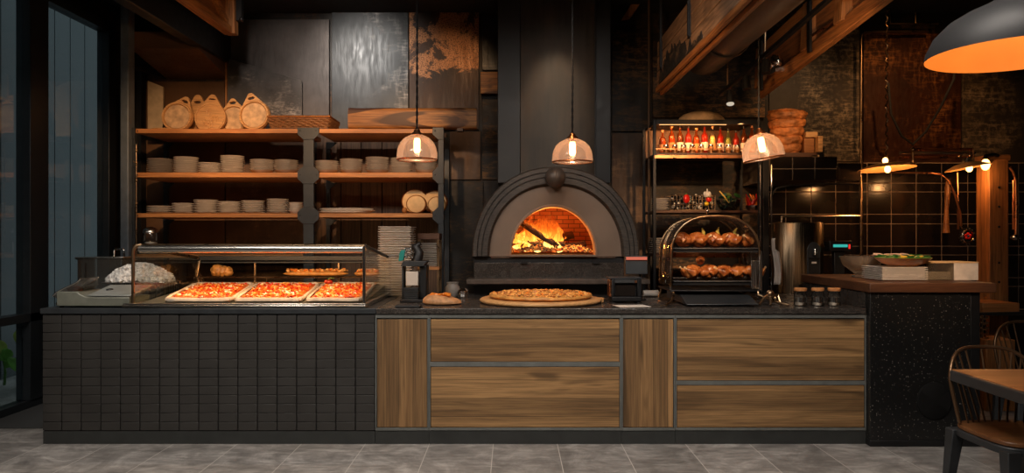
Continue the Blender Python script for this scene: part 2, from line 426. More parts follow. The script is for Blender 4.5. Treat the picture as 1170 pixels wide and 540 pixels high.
# glazed opening in the left wall
win = struct('window_1', MB().box(XL-.10, XL+.02, .45, 2.42, 0, .07), m_winframe)
struct('window_head', MB().box(XL-.10, XL+.02, .45, 2.42, 3.66, 3.76), m_winframe, win)
struct('window_rail', MB().box(XL-.09, XL+.03, .45, 2.42, .765, .835), m_winframe, win)
for y0, y1 in ((1.07, 1.32), (2.30, 2.42), (.45, .52)):
    struct('window_post', MB().box(XL-.10, XL+.03, y0, y1, .07, 3.66), m_winframe, win, bevel=.006)
for y0, y1, z0, z1 in ((.52, 1.07, .07, .765), (1.32, 2.30, .07, .765), (.52, 1.07, .835, 3.66), (1.32, 2.30, .835, 3.66)):
    struct('window_pane', MB().box(XL-.045, XL-.035, y0, y1, z0, z1), m_window, win)
# outside: paved yard and the boarded facade opposite
struct('trim_1', MB().box(-7.5, XL-.12, -3, 5.5, -.12, -.01), m_pave)
m = MB(); m.box(-5.55, -5.45, -3, 5.5, -.01, 6.0)
for k in range(28): m.box(-5.45, -5.425, -3+k*.30, -3+k*.30+.285, -.01, 6.0)
struct('trim_2', m, m_clad)
# column beside the shelves, soffit over them
struct('trim_3', MB().box(-3.835, -3.752, 1.80, 1.92, 0, ZC), m_post, bevel=.01)
struct('trim_4', MB().box(-4.14, -4.08, 2.47, 2.55, 0, ZC), m_winframe, bevel=.01)
m = MB(); m.prism([(1.93, 3.38), (WY, 3.24), (WY, 3.40), (1.93, 3.55)], 'yz', -3.80, -3.12)
struct('trim_5', m, m_wallb)
struct('trim_6', MB().box(-3.2, -3.08, -4, WY, 3.40, ZC), m_black, bevel=.01)
m = MB(); m.box(XL, -4.02, 2.56, WY, 0, 3.3); struct('trim_7', m, m_black)

# thin darker strip laid on the floor behind the counter's left end
mb = MB().box(XL+.03, -3.46, .42, 2.4, 0, .012); mb.build('floor_strip', m_floorstrip, label='dark grey strip on the floor by the glazed wall, left of the counter', cat='mat', bevel=.004)

# ------------------------------------------------------------------ sheets and boards fixed to the back wall
def panel(name, x0, y0, x1, y1, mat, label, cat='wall panel', d=7.89, th=.025, bev=.003, group=None):
    mb = MB().box(wx(x0, d), wx(x1, d), wy(d), wy(d)+th, wz(y1, d), wz(y0, d))
    return mb.build(name, mat, label=label, cat=cat, bevel=bev, group=group)
panel('metal_wall_panel', 258, 22, 376, 148, m_pan_grey, 'brown grey steel wall sheet behind the round boards, upper left', d=7.87, th=.045)
panel('metal_wall_panel', 379, 13, 466.5, 148, m_pan_blue, 'blue grey steel wall sheet catching the bright spotlight')
panel('metal_wall_panel', 467.5, 14, 547, 148, m_pan_rust, 'steel wall sheet with blistered rust patches, left of the flue')
panel('wall_board', 160, 93, 256.5, 150, m_wallb, 'plain brown wall board behind the leftmost round cutting boards')
panel('wall_board', 160, 160, 256.5, 340, m_wallb, 'plain brown wall board behind the left plate stacks')
panel('wall_board', 258, 150, 356, 340, m_pan_brown, 'scratched brown wall board behind the middle plate stacks', d=7.885)
for i, (a, b) in enumerate(((362, 389), (390, 412), (413, 436), (437, 464), (465, 510))):
    panel('wall_plank', a, 152, b, 340, w_plankv, f'brown upright wall plank behind the right shelving bay, {NTH[i]} from left', 'plank', d=7.885, group='planks behind the shelving')
panel('wall_board', 514, 150, 549, 205, m_pan_brown, 'brown wall board between the shelving and the oven, upper one')
panel('wall_board', 514, 207, 552, 338, m_pan_dark, 'smoked wall board between the shelving and the oven, lower one')
panel('wall_board', 551, 18, 569, 80, m_pan_blue, 'narrow blue grey wall sheet left of the flue, above small wood block')
panel('wall_board', 551, 108, 569, 205, m_pan_dark, 'narrow dark wall board left of the flue, below small wood block')
mb = MB().box(wx(549, 7.8), wx(569.5, 7.8), wy(7.8), WY, wz(107, 7.8), wz(82, 7.8)); mb.build('wood_block', w_live, label='small orange wood block on the wall left of the flue', cat='wood block', bevel=.006)
panel('wall_board', 699, 34, 741, 150, m_pan_dark, 'smoked wall board right of the flue with pale streaks, upper one')
panel('wall_board', 699, 152, 741, 338, m_pan_brown, 'brown wall board right of the flue, lower one')
panel('wall_board', 746, 40, 874, 134, m_pan_dark, 'smoked brown wall board above the bottle rack', d=7.88)
panel('wall_board', 746, 140, 872, 330, m_pan_dark, 'smoked wall board behind the bottle rack', d=7.88)
panel('stone_wall_panel', 879, 14, 982, 184, m_pan_stone, 'pale lattice textured wall panel behind the tapered loaf')
panel('metal_wall_panel', 987, 38, 1098, 186, m_pan_red, 'red brown rust wall sheet framed by the bent pipe')
panel('metal_wall_panel', 1100, 30, 1230, 186, m_pan_stone, 'grey green wall sheet behind the big black lamp')
# leaning sheet with the torn lattice corner
d = 7.82; mb = MB().prism([(wx(x, d), wz(y, d)) for x, y in ((259, 66), (345, 92), (345, 147.5), (259, 147.5))], 'xz', wy(d), wy(d)+.02)
mb.build('leaning_sheet', distressed('pale_brick_pattern_sheet', (.075, .068, .064), (.42, .36, .31), .5, 2.4, .4, .4, 34, .6), label='slant-topped textured metal sheet standing behind the round boards', cat='metal sheet', bevel=.002)
mb = MB().box(wx(257.2, 7.8), wx(259.2, 7.8), wy(7.8), wy(7.86), wz(147.5, 7.8), wz(65, 7.8)); mb.build('wood_strip', w_beamz, label='thin orange wood strip upright beside the slanted sheet', cat='wood strip')
# cream board standing at the shelf's left end
d = 7.65; mb = MB().prism([(wx(168.5, d), wz(92, d)), (wx(186, d), wz(99, d)), (wx(186, d), 2.5765), (wx(168.5, d), 2.5765)], 'xz', wy(d), wy(d)+.03)
mb.build('cream_board', m_cream, label='tall cream board standing at the left end of the top shelf', cat='board', bevel=.003)

# tiles of the kitchen wall on the right
d = 7.87; m = MB(); cols = [872, 898, 927, 955, 983.7, 991, 1018.5, 1047, 1076, 1106, 1135, 1164, 1193]
rows = [186, 209, 219, 244.5, 255.5, 281, 291, 317, 327, 353]
for xa, xb in zip(cols, cols[1:]):
    for ya, yb in zip(rows, rows[1:]):
        m.box(wx(xa+.45, d), wx(xb-.45, d), wy(d), wy(d)+.02, wz(yb-.4, d), wz(ya+.4, d))
m.box(wx(872, d), wx(1193, d), wy(d), wy(d)+.02, 0, wz(353.5, d))
m_gloss = plain('glossy_black_tile', (.016, .012, .010), .16, 0, .3, 2, 0)
t9 = struct('trim_8', m, m_gloss, bevel=.003)
struct('grout', MB().box(wx(871, d), wx(1194, d), wy(d)+.006, wy(d)+.03, wz(356, d), wz(185.6, d)), plain('pale_grout', (.36, .27, .20), .8), t9)
m_flatblack = plain('flat_black', (.005, .005, .005), .85, 0, .1, 4, 0, .2)
# ------------------------------------------------------------------ the counter: five units side by side, two worktops
TOP = .988
def cx(px): return wx(px, CD)
def cz(py): return wz(py, CD)
xA, xB, xC, xD, xE, xF = cx(48), cx(428.5), cx(490), cx(710), cx(771.5), cx(990)
SLAB = .040; ZT = TOP - SLAB
# tiled bar
t = thing('tiled_bar', ((xA+xB)/2, .6, 0), 'charcoal tiled bar front under the pizza display case', 'counter')
MB().box(xA+.01, xB-.002, .012, 1.35, .098, ZT).build('body', m_groutd, t)
m = MB(); pw = (xB-xA)/17; ph = (ZT-.006-.098)/13
for i in range(17):
    for j in range(13):
        m.box(xA+i*pw+.0045, xA+(i+1)*pw-.0045, 0, .014, .098+j*ph+.0016, .098+(j+1)*ph-.0016)
m.build('tile_cladding', m_tilef, t, bevel=.0025, seg=2)
MB().box(xA+.004, xB-.002, .006, 1.33, 0, .094).build('plinth', m_plinth, t, label='dark plinth under the tiles')
# cabinet units
def unit(x0, x1, name, label, cat, rows, mat, kind):
    t = thing(name, ((x0+x1)/2, .6, 0), label, cat, 'oak fronted cabinet units')
    MB().box(x0+.001, x1-.001, .03, 1.35, .10, ZT-.012).build('body', m_plinth, t)
    m = MB(); g = .0105; z0, z1 = .10, ZT-.001
    m.box(x0+.001, x0+g, 0, .03, z0, z1); m.box(x1-g, x1-.001, 0, .03, z0, z1)
    m.box(x0+g, x1-g, 0, .03, z1-.030, z1); m.box(x0+g, x1-g, 0, .03, z0, z0+.018)
    for a, b in zip(rows, rows[1:]): m.box(x0+g, x1-g, 0, .03, cz(b[0])+.0025, cz(a[1])-.0025)
    m.build('frame', m_frame, t, bevel=.0015)
    for a, b in rows:
        MB().box(x0+g+.004, x1-g-.004, .004, .032, cz(b)+.001, cz(a)-.001).build(kind, mat, t, bevel=.0015)
    MB().box(x0+.001, x1-.001, .006, 1.33, 0, .097).build('plinth', m_plinth, t)
    return t
unit(xB, xC, 'cabinet', 'narrow upright oak cabinet between the tiled bar and the wide drawers under the pizza', 'cabinet', [(364.5, 488)], w_cab_v, 'door')
unit(xC, xD, 'drawer_unit', 'wide oak drawer unit under the round pizza, deeper drawer below', 'drawers', [(364.5, 413), (419, 488)], w_cab_h, 'drawer')
unit(xD, xE, 'cabinet', 'narrow upright oak cabinet between the two wide drawer units', 'cabinet', [(364.5, 488)], w_cab_v, 'door')
unit(xE, xF, 'drawer_unit', 'wide oak drawer unit beside the black speckled end, deeper drawer on top', 'drawers', [(364.5, 434.5), (440, 488)], w_cab_h, 'drawer')
# worktops
mb = MB().box(xA-.008, cx(430), -.012, 1.36, ZT, TOP); mb.build('worktop', m_char, label='dark steel worktop on the tiled bar', cat='worktop', bevel=.004)
m = MB().box(cx(430)+.001, 2.572, -.012, 1.36, ZT, TOP)
m.build('worktop', m_granite, label='dark granite worktop on the oak cabinets, carrying pizza and rotisserie', cat='worktop', bevel=.004)

# ------------------------------------------------------------------ black speckled end block with its raised slab
t = thing('bar_end', (2.98, .5, 0), 'tall black speckled stone bar end right of the oak drawers', 'counter')
x0, x1 = 2.58, wx(1110, 5.16)
MB().box(x0, x1, -.05, 1.15, .03, 1.105).build('body', m_terrazzo, t, bevel=.004)
MB().box(x1+.003, x1+.072, -.045, 1.14, .03, 1.105).build('side_panel', m_black, t, bevel=.004)
MB().box(x0-.006, x1+.075, -.062, 1.15, 0, .045).build('plinth', m_black, t, bevel=.004)
m = MB(); c = (wx(1068, 5.16), -.05, wz(458, 5.16)); m.lathe([(0, .012), (.118, .012), (.125, .006), (.125, -.004)], c, 48, (PI/2, 0, 0), 1, 1.08)
m.build('round_cover', m_flatblack, t, label='flat round black cover')
mb = MB().box(x0-.012, wx(1138, 5.16), -.07, 1.16, 1.106, 1.176); mb.build('raised_slab', w_dark, label='thick dark wood slab on top of the black speckled bar end', cat='worktop', bevel=.006)
# dark stone upstand between worktop and raised slab
mb = MB().box(2.5735, 2.579, .02, 1.12, TOP+.001, 1.10); mb.build('upstand', m_granite, label='dark stone upstand closing the end of the granite worktop', cat='upstand')
# back counter behind the bar end
t = thing('back_counter', (3.6, 1.75, 0), 'dark back counter under the tiled wall, behind the bar end', 'counter')
MB().box(2.62, 4.29, 1.42, 2.10, .0, .945).build('body', m_black, t)
MB().box(2.60, 4.30, 1.40, 2.12, .948, TOP).build('top', m_granite, t, bevel=.003)

# steel prep table left of the bar, mostly hidden behind it
t = thing('prep_table', (-3.64, 1.15, 0), 'small steel prep table behind the left end of the bar', 'table')
MB().box(-3.80, -3.435, .80, 1.36, .95, TOP).build('table_top', m_steel, t, bevel=.004)
for a in (-3.78, -3.455):
    for b in (.83, 1.33): MB().cyl((a, b, 0), (a, b, .949), .016).build('leg', m_steelz, t)

# ------------------------------------------------------------------ shelving unit with gusseted uprights
SD0, SD1 = 7.10, 7.82
YS0, YS1 = wy(SD0), wy(SD1)
ZS = [wz(147, SD0), wz(197, SD0), wz(243.5, SD0)]; ZSB = [wz(152, SD0), wz(202.5, SD0), wz(248.3, SD0)]
xl0, xl1 = wx(155, SD0), wx(346, SD0); xr0, xr1 = wx(362.5, SD0), wx(500.5, SD0)
un = thing('shelving_unit', ((xl0+xr1)/2, (YS0+YS1)/2, 0), 'tall wall shelving with charcoal steel uprights and honey wood shelves holding plates', 'shelf')
for z, zb in zip(ZS, ZSB):
    for a, b in ((xl0, xl1), (xr0, xr1)):
        MB().box(a, b, YS0, YS1-.04, zb, z).build('shelf_board', w_shelf, un, bevel=.003)
MB().box(xl0, xl1, YS0, YS1-.04, 1.30, 1.335).build('shelf_board', w_shelf, un, bevel=.003)
def upright(xa, xb, y0, y1, ztop, gl=True, gr=True, front=True):
    m = MB(); m.box(xa, xb, y0, y1, 0, ztop)
    g = .055 if front else .075
    for k, (z, zb) in enumerate(zip(ZS, ZSB)):
        zc0, zc1 = zb - .045, (z + .040 if k else z + .01)
        a = xa - (g if gl else 0); b = xb + (g if gr else 0)
        if not front: zc1 = zb - .002
        lo = [(xa, zc0 - (.02 if front else .05)), (xb, zc0 - (.02 if front else .05))]
        poly = [(xa, zc0-.02), (xb, zc0-.02)] + ([(b, zc0+.030), (b, zc1-.030 if k or not front else zc1)] if gr else []) + \
               ([(xb, zc1+.02 if k else zc1), (xa, zc1+.02 if k else zc1)] if front else [(xb, zc1), (xa, zc1)]) + ([(a, zc1-.030 if k or not front else zc1), (a, zc0+.030)] if gl else [])
        if not front: poly = [(xa, zc0-.03), (xb, zc0-.03)] + ([(b, zc1-.01), (b, zc1)] if gr else []) + [(xb, zc1), (xa, zc1)] + ([(a, zc1), (a, zc1-.01)] if gl else [])
        m.prism(poly, 'xz', y0-.008, y0+.002)
        if front:
            for px in ((xa-.03, xb+.03) if gl and gr else ((xa-.03,) if gl else (xb+.03,))):
                for pz in (zc0+.07, ): m.ball((px, y0-.009, (z+zb)/2), .0065, 8)
    return m.build('upright', m_char, un, bevel=.002)
upright(wx(346.5, SD0)+.003, wx(361, SD0)-.020, YS0-.012, YS0+.03, ZS[0]+.01)
upright(wx(501, SD0)-.002, wx(507, SD0), YS0-.012, YS0+.03, ZS[0]+.01, True, False)
upright(xl0-.028, xl0-.002, YS0-.012, YS0+.03, ZS[0]+.01, False, False)
upright(wx(373.5, SD1), wx(378, SD1), YS1-.038, YS1, ZSB[0], False, True, False)
upright(wx(508, SD1), wx(513.5, SD1), YS1-.038, YS1, ZS[0]+.01, False, False, False)
upright(wx(188.5, SD1), wx(193.5, SD1), YS1-.038, YS1, ZSB[0], False, True, False)

# ------------------------------------------------------------------ plates and bowls in stacks
def plate_mesh(name, r, h, mat, bowl=False):
    m = MB()
    if bowl: pr = [(0, 0), (r*.50, 0), (r*.56, .002), (r*.96, h*1.5), (r, h*1.62), (r*.97, h*1.68), (r*.55, .012), (0, .010)]
    else: pr = [(0, 0), (r*.60, 0), (r*.66, .003), (r*.97, h*.62), (r, h*.74), (r*.985, h*.82), (r*.70, .009), (0, .008)]
    m.lathe(pr, (0, 0, 0), 40); return m.build(name, mat, base=(0, 0, 0))
P_plate = plate_mesh('plate', .119, .019, m_plate); P_bowl = plate_mesh('bowl', .122, .021, m_plate, True)
P_plateg = plate_mesh('plate', .119, .019, m_plate2)
used = set()
def place(proto, loc, label, cat, group, sc=None, rz=0):
    if proto not in used: used.add(proto); o = proto
    else: o = proto.copy(); COL.objects.link(o)
    o.location = loc; o.rotation_euler.z = rz; WL[o] = Vector(loc)
    if sc: o.scale = (sc, sc, 1)
    return tag(o, label, cat, group)
def stack(x0, x1, ytop, z, kind, where, d=7.28, pitch=.0185, proto=None, grey=False):
    s = (wx(x1, d) - wx(x0, d)) / .238; X = (wx(x0, d) + wx(x1, d))/2
    h = wz(ytop, d) - z; n = max(2, round(h / pitch)); rnd = random.Random(int(x0*10))
    for k in range(n):
        p = proto or (P_bowl if kind == 'bowl' else (P_plateg if grey else P_plate))
        place(p, (X + rnd.uniform(-.002, .002), wy(d) + rnd.uniform(-.002, .002), z + .0005 + k*(h-.02)/max(1, n-1)),
              f'white china {kind}, {nth_top(n-1-k)}, {where}', kind, f'{kind}s in the {where}', s)
S2L = [(169, 197.5, 181.6, 'plate'), (199, 226, 179.5, 'plate'), (227.3, 252, 186, 'plate'), (252.5, 279, 178, 'plate'), (286, 312.7, 184.6, 'bowl'), (314, 340.5, 185, 'bowl')]
S2R = [(359.5, 386.5, 186, 'bowl'), (388.5, 414, 184, 'bowl'), (418, 444.3, 182, 'bowl'), (446, 471, 180.5, 'plate'), (474.3, 499, 183.5, 'bowl')]
S3L = [(168.5, 196.5, 235, 'plate'), (197.2, 221.3, 231.8, 'plate'), (222, 248.6, 228, 'plate'), (249, 275, 230, 'plate'), (276, 302.4, 229, 'plate'), (305, 329.5, 227, 'plate'), (329.8, 346, 233, 'bowl')]
for i, (a, b, y, k) in enumerate(S2L): stack(a, b, y, ZS[1], k, f'{NTH[i]} stack from left, middle shelf, left bay', grey=(i == 0))
for i, (a, b, y, k) in enumerate(S2R): stack(a, b, y, ZS[1], k, f'{NTH[i]} stack from left, middle shelf, right bay')
for i, (a, b, y, k) in enumerate(S3L): stack(a, b, y, ZS[2], k, f'{NTH[i]} stack from left, lower shelf, left bay')
# long oval platters
m = MB(); m.lathe([(0, 0), (.20, 0), (.255, .012), (.262, .018), (.255, .021), (.2, .009), (0, .008)], (0, 0, 0), 48, None, 1.05, .62); P_oval = m.build('platter', m_plate, base=(0, 0, 0))
for k in range(3):
    place(P_oval, (wx(396, 7.3)+(-.02, .015, 0)[k], wy(7.3), ZS[2]+.0005+k*.0165), f'long white oval platter, {["bottom", "middle", "top"][k]} one of three on the lower right shelf', 'platter', 'oval platters')

# ------------------------------------------------------------------ round cutting boards leaning on the top shelf
def teardrop(r, top, hw=.040, n=40):
    """outline of a round board with a tapering handle; z up from the board's centre"""
    a0 = math.acos(r/top); pts = []
    for k in range(n+1):
        a = PI/2 - a0 - (2*PI - 2*a0)*k/n
        pts.append((r*math.cos(a), r*math.sin(a)))
    pl = pts[-1]; pr = pts[0]; e = .72
    for k in range(1, 7):
        u = e*k/6; s = 1 - .03*math.sin(PI*u/e); pts.append((pl[0]*(1-u)*s, pl[1]+(top-pl[1])*u))
    w = abs(pl[0])*(1-e); z = pl[1]+(top-pl[1])*e
    pts += [(-w*.72, z+.014), (-w*.3, z+.022), (w*.3, z+.022), (w*.72, z+.014)]
    for k in range(6, 0, -1):
        u = e*k/6; s = 1 - .03*math.sin(PI*u/e); pts.append((pr[0]*(1-u)*s, pr[1]+(top-pr[1])*u))
    return pts
def board(px, py, r_px, toppx, d, label, face=True, tilt=.10, roll=0, carved=False, mat=w_board):
    r = r_px*d/F; top = toppx*d/F; z0 = ZS[0]+.001
    t = thing('cutting_board', (wx(px, d), wy(d), z0), label, 'cutting board', 'round boards on the top shelf')
    o = Vector(WL[t]); hz_ = r+(top-r)*.22 if not carved else r+(top-r)*.30; hole = [(.036*math.cos(2*PI*k/20), hz_ + .016*math.sin(2*PI*k/20)*(.45 if carved else 1)) for k in range(20)]
    m = MB(); m.holed([(o.x+a, o.z+r+b) for a, b in teardrop(r, top)], [(o.x+a, o.z+r+b) for a, b in reversed(hole)], o.y-.016, o.y+.022)
    bd = m.build('board', mat, t, smooth=30, bevel=.004)
    m = MB(); c = (o.x, o.y-.0165, o.z+r)
    if face:
        m.lathe([(r*.80, -.004), (r*.81, .004), (r*.85, .020), (r*.95, .020), (r*.985, .006), (r*.985, -.004)], c, 48, (PI/2, 0, 0)); m.build('rim', mat, bd)
        m = MB(); m.lathe([(0, .005), (r*.79, .005), (r*.795, -.002)], c, 48, (PI/2, 0, 0)); m.build('face', m_bface, bd)
    if carved:
        rr = random.Random(5); m.lathe([(r*.86, -.003), (r*.87, .006), (r*.93, .006), (r*.94, -.003)], c, 48, (PI/2, 0, 0))
        for k in range(17):
            a0 = rr.uniform(0, 2*PI); q = rr.uniform(.1, .55)*r; pts = []
            for j in range(8):
                a = a0 + j*.35; pts.append((c[0]+q*math.cos(a0)*.8 + .03*math.cos(a)*(1-j*.08), c[1]-.002, c[2]-.1*r+q*math.sin(a0)*.8 + .034*math.sin(a)))
            m.tube(pts, [.0075*(1-abs(j-3.5)/5) for j in range(8)], 6)
        m.build('carving', mat, bd)
    t.rotation_euler = (-tilt, roll, 0); t.location.x -= r*math.sin(roll); t.location.z += r*(1-math.cos(roll)) + .016*math.sin(tilt); return t
m_bface = plain('worn_wood_face', (.52, .34, .19), .6, 0, .35, 16, .2)
board(225.5, 131, 17, 34, 7.56, 'round cutting board with tall handle behind, between the two leftmost boards', face=False, tilt=.06)
board(202.3, 131, 17.4, 27.5, 7.34, 'leftmost round cutting board with rimmed worn face', roll=.42)
board(267.0, 131, 17.2, 26, 7.50, 'round board half hidden behind the rightmost round board', roll=-.1)
board(239.8, 130.4, 17.6, 30, 7.40, 'carved round cutting board with pointed handle in the middle', face=False, carved=True, roll=.08)
board(290.5, 131.5, 17.8, 29, 7.26, 'rightmost round cutting board with grey worn face', roll=-.22)
mb = MB(); mb.lathe([(0, 0), (.10, 0), (.115, .01), (.11, .016), (0, .014)], (wx(188, 7.22), wy(7.22), ZS[0]+.0005), 32, None, 1.15, .7); mb.build('wood_plate', w_board, label='small flat wooden plate lying at the left end of the top shelf', cat='plate')

# woven tray
t = thing('woven_tray', (wx(348, 7.3), wy(7.3), ZS[0]+.001), 'brown woven wicker tray right of the round boards, top shelf', 'basket')
o = WL[t]; W, DD, H = .30, .20, .125
m = MB(); m.box(o.x-W+.012, o.x+W-.012, o.y-DD+.012, o.y+DD-.012, o.z, o.z+.01); m.build('base', w_dark, t)
def loop(w, dd, n=120):
    out = []; per = [(-w, -dd), (w, -dd), (w, dd), (-w, dd)]
    for k in range(4):
        a, b = per[k], per[(k+1) % 4]; q = n//4
        for j in range(q): out.append((a[0]+(b[0]-a[0])*j/q, a[1]+(b[1]-a[1])*j/q))
    return out
m = MB()
for r in range(6):
    w = W - .022 + .022*r/5; lp = loop(w, DD - .02 + .02*r/5); pts = []
    for k, (a, b) in enumerate(lp):
        s = .009*math.sin(k*PI/2 + (PI if r % 2 else 0)); nx = (1 if abs(a) > abs(b)*W/DD else 0); 
        pts.append((o.x + a + (s*(1 if a > 0 else -1) if nx else 0), o.y + b + (0 if nx else s*(1 if b > 0 else -1)), o.z + .014 + r*.0165))
    m.tube(pts, .0105, 6, True)
m.build('weave', wood('wicker', (.14, .05, .018), (.42, .20, .08), 'x', 40, 12, .6), t)
m = MB(); m.tube([(o.x+a, o.y+b, o.z+H-.006) for a, b in loop(W+.005, DD+.005, 40)], .012, 8, True); m.build('rim', w_beam, t)
m = MB()
for a, b in loop(W-.005, DD-.005, 60): m.tube([(o.x+a*.94, o.y+b*.94, o.z+.004), (o.x+a, o.y+b, o.z+H-.01)], .005, 6)
m.build('stakes', w_dark, t)
# live edge slab
d = 7.3; m = MB(); rr = random.Random(3)
x0, x1, z0, z1 = wx(399, d), wx(545, d), ZS[0]+.022, wz(124, d)
def fn(u, v):
    a = 2*PI*u; X = x0 + (x1-x0)*v
    n1 = noise.noise(Vector((X*5, 1, 0)))*.008
    y = -.06*math.copysign(abs(math.cos(a))**.35, math.cos(a)); zz = (z0+z1)/2 + ((z1-z0)/2 + n1)*math.copysign(abs(math.sin(a))**.35, math.sin(a))
    return (X, wy(d) + y + n1*.6, zz)
m.grid(fn, 24, 60, True)
bm = m.bm; bm.verts.ensure_lookup_table(); m.bm.faces.new([bm.verts[k] for k in range(24)]); m.bm.faces.new([bm.verts[59*24+k] for k in range(23, -1, -1)])
m.build('wood_slab', w_live, label='long live-edge wood slab lying on the right top shelf', cat='wood slab')
m = MB()
for k in range(2): m.box(x0+.1+k*1.0, x0+.16+k*1.0, wy(d)-.05, wy(d)+.05, ZS[0]+.001, z0+.006)
m.build('bearers', w_dark, label='dark battens under the long wood slab', cat='battens')

# bread on the lower shelf
m_crust = plain('bread_crust', (.36, .14, .035), .55, 0, .4, 14, .3)
m_crumb = plain('pale_bread_face', (.72, .48, .24), .75, 0, .12, 20, .2)
m_dcrust = plain('dark_bread_crust', (.20, .055, .015), .45, 0, .5, 16, .3)
def loaf(px, d, rpx, L, label, crust):
    r = rpx*d/F; t = thing('bread_loaf', (wx(px, d), wy(d), ZS[2]+.001), label, 'bread', 'loaves on the lower shelf'); o = WL[t]
    def sec(k, n=28):
        a = 2*PI*k/n; x = r*math.cos(a); z = r*1.0 + r*math.sin(a)
        return (x, max(z, .0))
    m = MB(); prof = [(.0, .90), (.012, .985), (.03, 1.0), (L*.5, 1.0), (L*.8, .93), (L*.95, .75), (L, .4)]
    m.grid(lambda u, v: (lambda q: (o.x + sec(u*28)[0]*prof[q][1], o.y + prof[q][0], o.z + r*.92 + (sec(u*28)[1]-r)*prof[q][1]*.92 ))(min(6, int(round(v*6)))), 28, 7, True)
    m.build('crust', crust, t); m = MB()
    m.lathe([(0, .006), (r*.80, .004), (r*.90, -.002)], (o.x, o.y+.001, o.z+r*.92), 28, (PI/2, 0, 0), 1, .92); m.build('cut_face', m_crumb, t); return t
loaf(475.3, 7.16, 11.6, .16, 'round loaf with pale cut face, front one of the left pair', m_crust)
loaf(474.0, 7.42, 16.0, .12, 'larger dark crusted loaf standing behind the left pale loaf', m_dcrust)
loaf(499.0, 7.16, 10.6, .16, 'round loaf with pale cut face beside the shelving upright', m_crust)
loaf(496.5, 7.42, 15.0, .12, 'larger dark crusted loaf behind the loaf by the upright', m_dcrust)
mb = MB(); mb.ball((wx(462.3, 7.2), wy(7.2), ZS[2]+.032), (.028, .03, .032), 16, nz=.1); mb.build('bread_roll', m_crust, label='small round bread roll left of the cut loaves', cat='bread roll')
# ------------------------------------------------------------------ glass display case with sheet pizzas
XL1, XR1 = wx(152, 5.25), wx(416, 5.25)          # ends of the case
YB = 1.16
t = thing('display_case', ((XL1+XR1)/2, .6, TOP), 'long glass and steel display case full of sheet pizzas', 'display case')
m = MB(); m.box(wx(141, 5.24), XR1+.015, .012, .05, TOP+.0005, TOP+.034); m.box(wx(141, 5.24), XR1+.015, .0, .0125, TOP+.006, TOP+.022)
m.build('front_sill', m_steel, t, bevel=.004)
m = MB(); m.prism([(.05, TOP+.001), (YB, TOP+.001), (YB, TOP+.112), (.05, TOP+.026)], 'yz', XL1+.02, XR1-.02); m.build('deck', m_olive, t)
zf, zb = 1.452, 1.318
def case_end(x, lab=None, round_top=True):
    m = MB()
    if round_top: pts = [(x, .03, TOP+.03), (x, .03, 1.30), (x, .03, 1.40), (x+.006, .034, 1.425), (x+.022, .04, 1.443), (x+.05, .05, 1.45)]
    else: pts = [(x, .03, TOP+.03), (x, .03, 1.44)]
    m.tube(pts, .0125, 10); m.build('front_post', m_bronze if round_top else m_steelz, t)
    m = MB(); m.tube([(x, .05, zf-.01), (x, YB, zb)], .013, 10); m.build('top_rail', m_bronze if round_top else m_black, t)
    m = MB(); m.tube([(x, YB, TOP+.02), (x, YB-.06, zb-.15), (x, YB, zb)], .013, 10); m.build('rear_post', m_bronze if round_top else m_black, t)
    MB().box(x-.016, x+.016, .035, YB, TOP+.001, TOP+.034).build('bottom_rail', m_steel, t, bevel=.004)
    m = MB(); m.prism([(.045, TOP+.035), (YB-.02, TOP+.035), (YB-.02, zb-.01), (.045, zf-.02)], 'yz', x-.003, x+.003); m.build('end_glass', m_case, t)
case_end(XL1); case_end(XR1, None, False)
m = MB(); m.tube([(XL1+.04, .05, 1.419), (XR1, .05, 1.419)], .030, 16); m.build('front_rail', m_steel, t)
m = MB(); m.box(XL1+.02, XR1+.005, .045, .09, 1.449, 1.457); m.build('top_trim', m_bronze, t)
m = MB(); m.box(XL1, XR1, YB-.03, YB+.01, zb-.02, zb+.02); m.box(XL1, XR1, YB-.02, YB+.01, 1.274, 1.288); m.build('rear_rail', m_char, t, bevel=.003)
m = MB(); m.prism([(.05, zf), (YB, zb+.022), (YB, zb+.027), (.05, zf+.005)], 'yz', XL1, XR1); m.build('top_glass', m_case, t)
MB().box(XL1+.012, XR1-.012, .022, .027, TOP+.034, 1.39).build('front_glass', m_case, t)
# rear sliding frame
zl, zh = TOP+.122, 1.274
MB().box(XL1+.02, XR1-.01, YB-.035, YB-.002, TOP+.105, zl).build('rear_ledge', m_bronze, t, bevel=.003)
m = MB()
for px in (291, 386.5): m.box(wx(px, 6.36)-.007, wx(px, 6.36)+.007, YB-.015, YB, zl, zh)
m.beam((wx(220, 6.36), YB-.01, zh), (wx(231, 6.36), YB-.01, zl), .02, .026, (1, 0, 0)); m.build('rear_mullions', m_bronze, t)
MB().box(XL1+.03, XR1-.02, YB-.006, YB-.002, zl, zh).build('rear_glass', m_case, t)
m = MB(); m.cyl((XL1+.15, .085, 1.432), (XR1-.1, .085, 1.432), .009); m.build('light_tube', e_tube, t)
# wire shelf at the back
m = MB()
for k in range(3): m.tube([(XL1+.08, .96+k*.07, 1.158), (XR1-.02, .96+k*.07, 1.158)], .004, 6)
for px in (226, 300, 374, 438): m.tube([(wx(px, 6.25), .955, 1.158), (wx(px, 6.25), 1.13, 1.158), (wx(px, 6.25), 1.13, 1.112)], .004, 6)
m.build('wire_shelf', m_bronze, t)

